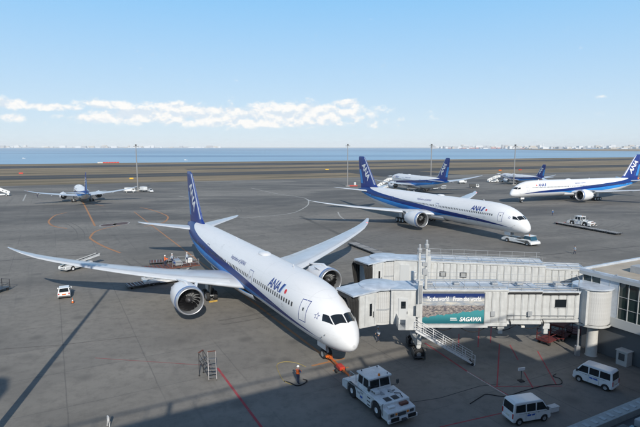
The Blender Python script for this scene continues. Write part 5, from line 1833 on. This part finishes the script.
MB().box(.2, 1.0, -1.52, -1.49, 2.8, 3.1).build('control_panel', mat('mark_blue', (.03, .10, .42), .5), co_, smooth=0)
ULD = thing('cargo_container', 'silver and blue cargo container riding on the loader platform', 'container', (*(lp - PT*2.6), 2.72), heading(-PT))
b = MB().prism([(-.6, 0), (.6, 0), (.6, .8), (-.3, .8), (-.6, .5)], -.9, .9).build('container_shell', STEEL, ULD, smooth=0, bevel=.02)
MB().box(.602, .62, -.7, .7, .25, .55).build('container_mark', mat('mark_blue', (.03, .10, .42), .5), b, smooth=0)

# ---- belt loader on the left
h1, h2 = G(70.3, 270.3), G(84, 266.8)
hv = (h1 - h2).normalized(); bp = (h1 + h2)/2
BL = thing('belt_loader', 'white belt loader with raised conveyor under the left wing of the near airliner', 'loader', (bp.x, bp.y, 0), heading(hv))
ch = MB().prism(arch_profile(-2.6, 3.0, .4, [(3.1, .6), (3.0, 1.0), (1.2, 1.1), (-2.6, 1.0)], (-1.5, 1.6), .42), -.95, .95).build('chassis', TUGW, BL, smooth=25, bevel=.04)
for x in (-1.5, 1.6):
    for sg in (-1, 1): wheel_part(BL, x, sg*.82, .42, .25, LETTERW)
MB().box(-2.4, 2.8, -.7, .7, .3, .8).build('underframe', BLACK, BL, smooth=0)
cbx = MB().prism([(1.5, 1.1), (2.7, 1.05), (2.5, 1.9), (1.5, 1.95)], -.9, .0).build('cab', GLASSB, ch, smooth=0, bevel=.03)
MB().box(1.4, 2.55, -.95, .05, 1.953, 2.03).build('cab_roof', TUGW, cbx, smooth=0)
bm_ = MB().bar((3.4, .35, .95), (-4.4, .35, 1.75), .95, .28).build('conveyor_boom', TUGW, BL, smooth=0, bevel=.03)
MB().bar((3.4, .35, 1.10), (-4.4, .35, 1.90), .7, .03).build('belt', BLACK, bm_, smooth=0)
b = MB().bar((3.4, .83, 1.2), (-4.4, .83, 2.0), .06, .12).bar((3.4, -.13, 1.2), (-4.4, -.13, 2.0), .06, .12); b.build('side_guard', OFFWHITE, bm_, smooth=0)
MB().bar((-.8, .35, .9), (-2.6, .35, 1.4), .16, .16).build('lift_ram', DMETAL, BL, smooth=0)
MB().box(2.6, 3.0, .2, .8, 1.1, 1.14).build('orange_mark', ORANGE, ch, smooth=0)

# ---- passenger stairs
def stairs_truck(label, loc, head, htop=4.4, sc=1.0):
    t = thing('boarding_stairs', label, 'stairs', (loc[0], loc[1], 0), heading(head), 'boarding stairs')
    ch = MB().prism(arch_profile(-3.4, 3.2, .4, [(3.3, .7), (3.2, 1.9), (2.6, 2.2), (1.9, 2.2), (1.8, 1.0), (-3.4, .95)], (-2.2, 2.2), .42), -1.0, 1.0).build('chassis', TUGW, t, smooth=25, bevel=.04)
    for x in (-2.2, 2.2):
        for sg in (-1, 1): wheel_part(t, x, sg*.9, .42, .26)
    MB().prism([(3.21, 1.3), (3.16, 1.9), (2.7, 2.17), (2.68, 1.3)], -1.01, 1.01).build('cab_glass', GLASS, ch, smooth=0)
    n = 16
    for k in range(n):
        x = -3.2 + 6.2*k/(n-1); z = .9 + (htop - .9)*k/(n-1)
        MB().box(x - .2, x + .2, -.75, .75, z - .03, z + .02).build('tread', STEEL, t, smooth=0)
    for sg in (-1, 1):
        pn = MB().prism([(-3.4, .75), (3.0, htop - .2), (4.4, htop - .2), (4.4, htop + 1.1), (2.9, htop + 1.1), (-3.4, 1.95)], sg*.85 - .04, sg*.85 + .04).build('side_panel', TUGW, t, smooth=0)
        for k in range(5):
            x = -2.3 + 1.25*k; z = .9 + (htop - .9)*(x + 3.2)/6.2
            MB().lathe([(-.05, .02), (-.05, .26), (.05, .26), (.05, .02)], (x, sg*.85, z + .55), (0, 1, 0), 14).build('panel_opening', DGREY, pn)
    MB().box(3.0, 4.4, -.85, .85, htop - .12, htop).build('platform', DGREY, t, smooth=0)
    b = MB().bar((2.4, -.6, .9), (3.4, -.6, htop - .15), .12, .12).bar((2.4, .6, .9), (3.4, .6, htop - .15), .12, .12); b.build('lift_ram', DMETAL, t, smooth=0)
    cv = MB().prism([(2.6, htop + 1.9), (4.5, htop + 2.1), (4.5, htop + 2.2), (2.6, htop + 2.0)], -.95, .95).build('canopy', TUGW, t, smooth=0)
    b = MB()
    for x in (2.8, 4.3):
        for sg in (-1, 1): b.bar((x, sg*.85, htop + 1.0), (x, sg*.85, htop + 1.98), .06, .06)
    b.build('canopy_post', STEEL, cv, smooth=0)
    return t


def beside(nose, a, s, l):
    f = Vector((math.sin(a), -math.cos(a))); pt = Vector((-f.y, f.x))
    return Vector(nose) - f*s + pt*l, f, pt


p, f, pt = beside((39.1, 272.8), -2.831, 6.2, 7.6)
stairs_truck('white boarding stairs at the front door of the airliner behind the towed one', p, -pt, 4.5)
p, f, pt = beside((113.0, 316.2), -2.918, 4.6, 7.0)
stairs_truck('white boarding stairs at the small airliner behind the right-hand nose', p, -pt, 3.3)
p = G(1, 196); stairs_truck('boarding stairs cut by the left edge of the picture', p, (-.93, -.35), 3.8)

# ---- small service vehicles and trolleys far out on the apron
def service_truck(label, loc, head, boxm=TUGW, cabm=TUGW, group='service trucks'):
    t = thing('service_truck', label, 'truck', (loc[0], loc[1], 0), heading(head), group)
    MB().box(-2.4, 2.3, -.85, .85, .45, .75).build('chassis', DGREY, t, smooth=0)
    MB().box(-2.4, .9, -1.0, 1.0, .75, 2.4).build('box_body', boxm, t, smooth=0, bevel=.05)
    c = MB().prism([(1.0, .55), (2.45, .55), (2.5, 1.3), (2.1, 2.1), (1.0, 2.15)], -.95, .95).build('cab', cabm, t, smooth=0, bevel=.06)
    MB().prism([(2.5, 1.32), (2.13, 2.05), (2.18, 2.06), (2.55, 1.33)], -.85, .85).build('windscreen', GLASS, c, smooth=0)
    for sg in (-1, 1):
        MB().prism([(1.2, 1.35), (2.2, 1.35), (2.0, 1.95), (1.2, 2.0)], sg*.96 - .012, sg*.96 + .012).build('side_window', GLASS, c, smooth=0)
        for x in (-1.5, 1.6): wheel_part(t, x, sg*.85, .4, .25)
    return t


def baggage_cart(label, loc, head, m=TUGW, group='baggage carts', canopy=True):
    t = thing('baggage_cart', label, 'cart', (loc[0], loc[1], 0), heading(head), group)
    MB().box(-1.4, 1.4, -.75, .75, .42, .52).build('bed', m, t, smooth=0)
    for x in (-1.0, 1.0):
        for sg in (-1, 1): MB().lathe([(-.08, .05), (-.08, .2), (.08, .2), (.08, .05), (-.08, .05)], (x, sg*.6, .2), (0, 1, 0), 12).bar((x, sg*.6, .2), (x, sg*.6, .43), .07, .07).build('wheel', RUBBER, t)
    b = MB()
    for x in (-1.35, 1.35):
        for y in (-.7, .7): b.bar((x, y, .5), (x, y, 1.75), .07, .07)
        b.bar((x, -.7, 1.1), (x, .7, 1.1), .05, .05); b.bar((x, -.7, 1.7), (x, .7, 1.7), .05, .05); b.bar((x, -.7, .8), (x, .7, .8), .05, .05)
    for y in (-.7, .7): b.bar((-1.35, y, 1.1), (1.35, y, 1.1), .05, .05)
    b.build('cage', m, t, smooth=0)
    if canopy: MB().prism([(-.8, 1.75), (.8, 1.75), (.65, 1.9), (-.65, 1.9)], -1.45, 1.45, 'x').build('canopy', m, t, smooth=0)
    MB().bar((1.4, 0, .45), (2.1, 0, .3), .07, .06).build('draw_bar', DMETAL, t, smooth=0)
    return t


service_truck('box truck left of the foot of the left light mast', G(130, 192.5), (.9, .3))
service_truck('box truck right of the foot of the left light mast', G(143, 191.5), (-.7, .6))
compact_car('white car parked right of the left light mast', G(150.5, 192), (.6, -.8))
service_truck('white truck behind the row of carts near the far airliner tail', G(462, 183.5), (.95, .2))
service_truck('dark low tractor right of the far airliner tail', G(474, 188), (.95, -.2), DGREY, TUGW)
service_truck('red truck showing above the right-hand airliner fuselage', G(541, 186.5), (.9, .2), RED, RED)
service_truck('orange truck right of the fin at the right edge', G(636, 181), (.9, .3), ORANGE, OFFWHITE)
for k, px_ in enumerate((419, 427, 435, 443)):
    baggage_cart(('first', 'second', 'third', 'fourth')[k] + ' cart from the left in the row under the far airliner', G(px_, 189.5 - .15*k), (.97, .2), canopy=k != 2)
for k, (px_, py) in enumerate(((549, 342), (561, 338), (574, 334))):
    baggage_cart(('left', 'middle', 'right')[k] + ' red cage cart in the dark under the jet bridges', G(px_, py), (.7 - .2*k, .5), mat('dull_red_frame', (.14, .025, .025), .7, var=.4), 'red carts under the bridges', k == 1)

baggage_cart('dark empty cart cut by the left edge of the picture', G(-1, 292), (.2, 1), DMETAL, 'baggage carts', False)
# ---- wheeled step ladders and small stand things
def step_ladder(label, loc, rz, h, n):
    t = thing('step_ladder', label, 'ladder', loc, rz, 'step ladders')
    for k in range(n):
        z = h*(k+1)/n; x = -.55 + 1.0*(k+1)/n
        MB().box(x - .14, x + .14, -.34, .34, z - .02, z + .02).build('tread', mat('ladder_tread', (.16, .16, .16), .6), t, smooth=0)
    for sg in (-1, 1):
        b = MB().bar((-.6, sg*.36, .1), (.45, sg*.36, h), .05, .08).bar((.5, sg*.36, .1), (.5, sg*.36, h + .75), .05, .05).bar((-.45, sg*.36, .9), (.5, sg*.36, h + .75), .04, .04)
        b.build('side_frame', DMETAL, t, smooth=0)
        for x in (-.55, .5): MB().lathe([(-.03, .01), (-.03, .08), (.03, .08), (.03, .01)], (x, sg*.36, .08), (0, 1, 0), 10).build('wheel', RUBBER, t)
    MB().box(.42, .58, -.36, .36, h + .73, h + .78).build('top_bar', RUST, t, smooth=0)
    return t


step_ladder('wheeled grey step ladder facing us beside the red line', G(212.5, 378), rad(105), 1.7, 6)
step_ladder('folded step ladder seen side-on, left of the other ladder', G(206, 375.5), rad(160), 1.6, 5)

sg_ = thing('marker_stand', 'small white T-shaped marker stand on the ground under the bridge', 'stand', G(521, 381), .3)
MB().box(-.25, .25, -.25, .25, 0, .06).build('foot', BLACK, sg_, smooth=0); MB().tube((0, 0, .06), (0, 0, 1.05), .035).build('post', DGREY, sg_)
MB().box(-.35, .35, -.05, .05, 1.053, 1.32).build('board', LETTERW, sg_, smooth=0)
sg_ = thing('marker_stand', 'white stand with two legs in the terminal shadow at the bottom left', 'stand', G(108.5, 427), .8)
for s_ in (-1, 1): MB().bar((0, s_*.25, 0), (0, s_*.02, .95), .05, .05).build('leg', LETTERW, sg_, smooth=0)
MB().box(-.03, .03, -.16, .16, .55, .9).build('board', LETTERW, sg_, smooth=0)


def hose(name, label, px, r, m, cat):
    pts = smooth_pts([G(*p).to_2d() for p in px], 6)
    o = MB().path([(p.x, p.y, r) for p in pts], r).build(name, m)
    return tag(o, label, cat)


hose('ground_hose', 'black hose snaking on the ground between the two vans', [(470, 404), (481, 397), (487, 394.5), (505, 396.5), (524, 391), (546, 385.5), (561, 384), (560, 379), (553, 376.5), (556, 374)], .035, BLACK, 'hose')
hose('ground_hose', 'yellow hose looped on the ground beside the orange-vested worker', [(292, 385), (284, 381), (279, 373), (277, 365), (284, 362), (296, 363), (306, 367)], .025, mat('dull_yellow_hose', (.36, .28, .08), .7), 'hose')
hose('ground_hose', 'short black cable curled at the orange-vested worker feet', [(284, 381.5), (290, 383), (297, 386), (304, 384), (307, 381), (303, 379.5)], .05, BLACK, 'hose')

# ---- light masts
def light_mast(label, loc, h, rz=0.0, head=2.4):
    t = thing('light_mast', label, 'light mast', loc, rz, 'apron light masts')
    MB().lathe([(0, .55), (.5, .5), (.55, .34), (h*.55, .28), (h*.56, .25), (h, .17)], (0, 0, 0), (0, 0, 1), 16).build('pole', mat('mast_grey', (.24, .24, .24), .5, var=.1), t)
    b = MB().box(-head/2, head/2, -.5, .5, h - .55, h - .35).box(-.35, .35, -.35, .35, h - .35, h + .55).build('lamp_platform', DGREY, t, smooth=0)
    for k in range(5):
        x = -head/2 + .25 + (head - .5)*k/4
        MB().box(x - .18, x + .18, -.85, -.48, h - .75, h - .3).build('floodlight', GREYP, b, smooth=0)
    MB().lathe([(0, 1.3), (.5, 1.3), (.55, 1.0), (.55, .5)], (0, 0, 0), (0, 0, 1), 18).build('base', CONC, t)
    return t


for (px_, py, pt_), lab in zip(((138, 191, 145.5), (347.5, 186.5, 145), (430.5, 186, 145), (513.5, 185, 145.5)),
                               ('light mast on the left beyond the small airliner wing tip', 'light mast left of the towed airliner fin', 'light mast behind the far airliner with stairs', 'light mast rising behind the right-hand airliner nose')):
    g = G(px_, py)
    k = ray(px_, pt_); h = CAM_H + k.z * (g.y / k.y)
    light_mast(lab, g, h, .25)
light_mast('light mast standing left of the frame that shades the apron', Vector((-24.2, 32.0, 0)), 27.8, .5, 3.2)
bar_ = thing('barrier_block', 'orange barrier and white post at the foot of the second light mast', 'barrier', G(353, 186.3), 0.2)
MB().box(-3.0, 2.5, -.3, .3, 0, .6).build('barrier', RED, bar_, smooth=0, bevel=.05)
MB().box(.5, 1.6, -.5, .5, .603, 2.3).build('white_box', OFFWHITE, bar_, smooth=0, bevel=.05)

# ---- signs, barrier and boats far out
def far_sign(label, loc, w, h, m):
    t = thing('taxiway_sign', label, 'sign', loc, math.atan2(E_.y, E_.x), 'taxiway signs')
    MB().box(-w/2, w/2, -.2, .2, .3, .3 + h).build('sign_panel', m, t, smooth=0)
    for s_ in (-1, 1): MB().bar((s_*w*.35, 0, 0), (s_*w*.35, 0, .3), .12, .12).build('leg', DGREY, t, smooth=0)
    return t


far_sign('yellow taxiway sign left of the tall left mast', G(131.5, 179.5), 2.4, .9, YELLOW)
far_sign('red taxiway sign on the grass far left', G(21, 174.2), 3.0, 1.1, RED)
far_sign('yellow taxiway sign on the grass ahead of the near airliner fin', G(327, 170.2), 3.5, .9, YELLOW)
far_sign('red sign by the runway right of the fourth mast', G(520, 170.5), 3.5, .9, RED)
far_sign('orange sign by the runway left of the fourth mast', G(500, 171), 3.2, .8, ORANGE)
rb_ = thing('sea_barrier', 'long red and white barrier on the grass by the shore, upper left', 'barrier', G(108, 163.2), math.atan2(E_.y, E_.x))
for k in range(8):
    MB().box(-13 + k*3.4, -13 + k*3.4 + 3.2, -.8, .8, 0, 1.7).build('barrier_block', RED if k > 1 else OFFWHITE, rb_, smooth=0, bevel=.1)


def boat(label, px_, py, L_=30):
    g = G(px_, py, -3.2)
    t = thing('boat', label, 'boat', g, .1, 'boats on the bay')
    hl = MB().prism([(-.5*L_, 0), (.42*L_, 0), (.5*L_, .10*L_), (-.5*L_, .08*L_)], -.1*L_, .1*L_).build('hull', OFFWHITE, t, smooth=0)
    MB().box(-.35*L_, -.1*L_, -.07*L_, .07*L_, .081*L_, .2*L_).build('wheelhouse', LETTERW, t, smooth=0)
    MB().tube((-.2*L_, 0, .2*L_), (-.2*L_, 0, .34*L_), .012*L_).build('funnel', DGREY, t)


boat('small white boat on the bay left of the left mast', 86, 148.6, 34)
boat('tiny dark-topped boat near the shore far left', 24, 158.5, 7)
boat('small boat on the bay right of the left mast', 186, 160.2, 7)
# ------------------------------------------------------------------ people
def person(label, loc, rz, top=SHIRT, legs=NAVY, vest=None, helmet=LETTERW, arms='down', stride=.12, bend=0.0, h=1.72):
    """one continuous skinned body; vest and helmet are its clothes"""
    k = h/1.75
    J = {}; R = {}; Ed = []
    def v(n, x, y, z, r, par=None):
        J[n] = (x*k, y*k, z*k); R[n] = r*k
        if par: Ed.append((par, n))
    v('pel', 0, 0, .95, .15)
    v('wai', bend*.12, 0, 1.08, .135, 'pel'); v('che', bend*.3, 0, 1.28, .165, 'wai'); v('sho', bend*.42, 0, 1.42, .13, 'che')
    v('nec', bend*.48, 0, 1.50, .058, 'sho'); v('jaw', bend*.56 + .02, 0, 1.57, .075, 'nec'); v('hed', bend*.6 + .015, 0, 1.66, .098, 'jaw'); v('crn', bend*.62, 0, 1.735, .075, 'hed')
    for sg, nm in ((1, 'l'), (-1, 'r')):
        st = stride*sg
        v('hip'+nm, 0, sg*.10, .90, .10, 'pel'); v('kne'+nm, st*.6 + .03, sg*.11, .50, .066, 'hip'+nm); v('ank'+nm, st, sg*.11, .10, .045, 'kne'+nm); v('hee'+nm, st + .02, sg*.115, .055, .045, 'ank'+nm); v('toe'+nm, st + .18, sg*.13, .035, .035, 'hee'+nm)
        v('sh'+nm, bend*.42, sg*.19, 1.40, .07, 'sho')
        if arms == 'down' or (arms == 'point' and sg < 0):
            e = (bend*.3 - st*.5 - .02, sg*.26, 1.13); w = (bend*.3 - st*.6 + .08, sg*.27, .90); q = (w[0] + .04, sg*.27, .83)
        elif arms == 'front':
            e = (bend*.3 + .05, sg*.25, 1.14); w = (bend*.3 + .28, sg*.16, 1.12); q = (w[0] + .08, sg*.13, 1.12)
        else:
            e = (.22, sg*.30, 1.38); w = (.45, sg*.32, 1.45); q = (.53, sg*.32, 1.46)
        v('elb'+nm, *e, .05, 'sh'+nm); v('wri'+nm, *w, .036, 'elb'+nm); v('han'+nm, *q, .042, 'wri'+nm)
    names = list(J)
    me = bpy.data.meshes.new('skeleton'); me.from_pydata([J[n] for n in names], [(names.index(a), names.index(b)) for a, b in Ed], [])
    ob = bpy.data.objects.new('skeleton', me); COL.objects.link(ob)
    sk = ob.modifiers.new('skin', 'SKIN'); sk.use_smooth_shade = True
    for i, n in enumerate(names):
        s_ = me.skin_vertices[0].data[i]; r = R[n]
        s_.radius = (r*.72, r) if n in ('pel', 'wai', 'che') else (r, r)
        s_.use_root = n == 'pel'
    ss = ob.modifiers.new('sub', 'SUBSURF'); ss.levels = 1; ss.render_levels = 1
    dg = bpy.context.evaluated_depsgraph_get()
    body = bpy.data.meshes.new_from_object(ob.evaluated_get(dg))
    bpy.data.objects.remove(ob); bpy.data.meshes.remove(me)
    # fingers, nose, ears on the same mesh
    bm = bmesh.new(); bm.from_mesh(body)
    x = MB()
    for sg, nm in ((1, 'l'), (-1, 'r')):
        hd = Vector(J['han'+nm]); dr = (hd - Vector(J['wri'+nm])).normalized(); sd_ = dr.orthogonal().normalized()
        for i, ln in enumerate((.075, .085, .08, .065)):
            a = hd + sd_*(.024*(i - 1.5)); m = a + dr*ln*.6; x.tube(a, m, .010, .009, n=6); x.tube(m, m + (dr*.8 + Vector((.3, 0, -.2)))*ln*.45, .009, .006, n=6)
        x.tube(hd - dr*.02 + sd_*.03, hd + sd_*.065 + dr*.03, .011, .008, n=6)
        hc = Vector(J['hed']); x.tube(hc + Vector((0, sg*.092, -.03)), hc + Vector((-.01, sg*.105, .03)), .012, .016, n=6)
        x.tube(hc + Vector((.088, sg*.034, .0)), hc + Vector((.098, sg*.034, .0)), .012, .006, n=6)
    hc = Vector(J['hed']); x.tube(hc + Vector((.085, 0, .01)), hc + Vector((.122, 0, -.03)), .010, .016, n=6)
    x.tube(hc + Vector((.085, -.025, -.075)), hc + Vector((.085, .025, -.075)), .010, n=6)
    em = bpy.data.meshes.new('e'); em.from_pydata(x.v, [], x.f); bm.from_mesh(em); bpy.data.meshes.remove(em)
    bm.to_mesh(body); bm.free()
    body.materials.clear()
    for m in (top, legs, SKIN, BLACK): body.materials.append(m)
    body.shade_smooth()
    for p in body.polygons:
        c = p.center/k
        hand = min((Vector(c) - Vector(J['han'+n])/k).length for n in 'lr')
        p.material_index = 3 if c.z < .10 else 1 if c.z < .98 and hand > .13 and abs(c.y) < .24 else 2 if (hand < .12 or c.z > 1.47) else 0
    t = thing('person', label, 'person', loc, rz, 'ground crew')
    body.name = 'body'
    bo = link('body', body, t)
    if vest:
        bv = bmesh.new(); bv.from_mesh(body)
        kill = [f for f in bv.faces if not (.96 < f.calc_center_median().z/k < 1.44 and abs(f.calc_center_median().y)/k < .185)]
        bmesh.ops.delete(bv, geom=kill, context='FACES'); bv.normal_update()
        for q in bv.verts: q.co += q.normal*.022
        vm_ = bpy.data.meshes.new('vest'); bv.to_mesh(vm_); bv.free()
        vm_.materials.clear(); vm_.materials.append(vest); vm_.materials.append(mat('reflective_tape', (.7, .7, .62), .3))
        for p in vm_.polygons: p.material_index = 1 if abs(p.center.z/k - 1.10) < .025 else 0
        vo_ = link('vest', vm_, t); md = vo_.modifiers.new('thick', 'SOLIDIFY'); md.thickness = .012
    c = Vector(J['hed'])
    if helmet: MB().lathe([(-.005, .135), (.0, .125), (.05, .118), (.10, .085), (.125, .03), (.128, .002)], (c.x, 0, c.z + .02), (0, 0, 1), 16).build('helmet', helmet, t)
    else: MB().lathe([(-.04, .10), (.03, .112), (.09, .085), (.115, .02)], (c.x - .012, 0, c.z + .01), (0, 0, 1), 14).build('hair', BLACK, t)
    return t


person('worker in orange vest and white helmet standing by the nose wheel', G(298, 383.5), rad(60), top=mat('blue_overall', (.06, .16, .36), .8), vest=HIVIS, arms='front', stride=.08)
person('worker in pale shirt and dark trousers under the near jet bridge cab', G(378, 341.5), rad(200), helmet=LETTERW, stride=.14)
person('person in pale shirt walking alone beyond the jet bridges', G(574.5, 254), rad(170), stride=.24, helmet=None)
person('worker in blue standing alone left of the far right tug', G(552.5, 215.5), rad(240), top=mat('blue_overall', (.06, .16, .36), .8), stride=.06)
pl = lambda a, c: Vector((*(lp - PT*a - FW*c), 2.62))
person('worker in orange vest on the cargo loader platform', pl(4.6, .3), rad(20), vest=HIVIS, top=HIVIS, arms='front')
person('worker in pale shirt on the loader platform, middle of three', pl(3.3, 1.0), rad(250), arms='point')
person('worker in pale shirt on the loader platform next to the fuselage', pl(1.0, .6), rad(60), arms='front')
person('worker by the carts far left of the small airliner', G(37.5, 197.5), rad(90), top=NAVY)

# ------------------------------------------------------------------ wheel chocks at the near airliner
for sg in (-1, 1):
    for kk, ds in enumerate((-1.55, 1.55)):
        p = stand(31.2 + ds*1.05, sg*4.9)
        ck = thing('wheel_chock', ('front' if ds < 0 else 'rear') + ' yellow chock at the ' + ('left' if sg < 0 else 'right') + ' main wheels of the near airliner', 'chock', (p.x, p.y, 0), heading(FW), 'wheel chocks')
        MB().prism([(-.15, 0), (.15, 0), (.04, .2), (-.04, .2)], -.6, .6).build('wedge', mat('chock_yellow', (.38, .24, .04), .7, var=.3), ck, smooth=0)
        MB().tube((0, -.62, .1), (0, .62, .1), .02).build('handle', BLACK, ck)

# ------------------------------------------------------------------ the air over the bay
hm = bpy.data.materials.new('haze_air'); hm.use_nodes = True
ht = hm.node_tree; ht.nodes.clear()
pv = ht.nodes.new('ShaderNodeVolumePrincipled'); ho = ht.nodes.new('ShaderNodeOutputMaterial')
pv.inputs['Color'].default_value = (.94, .97, 1.0, 1)
pv.inputs['Density'].default_value = 5e-5
pv.inputs['Anisotropy'].default_value = -0.2
ht.links.new(pv.outputs[0], ho.inputs['Volume'])
hz = stuff(MB().box(-27000, 27000, -900, 19500, -4.6, 140).build('haze', hm, smooth=0))
tag(hz, 'thin pale haze in the air over the airport and bay', 'haze')
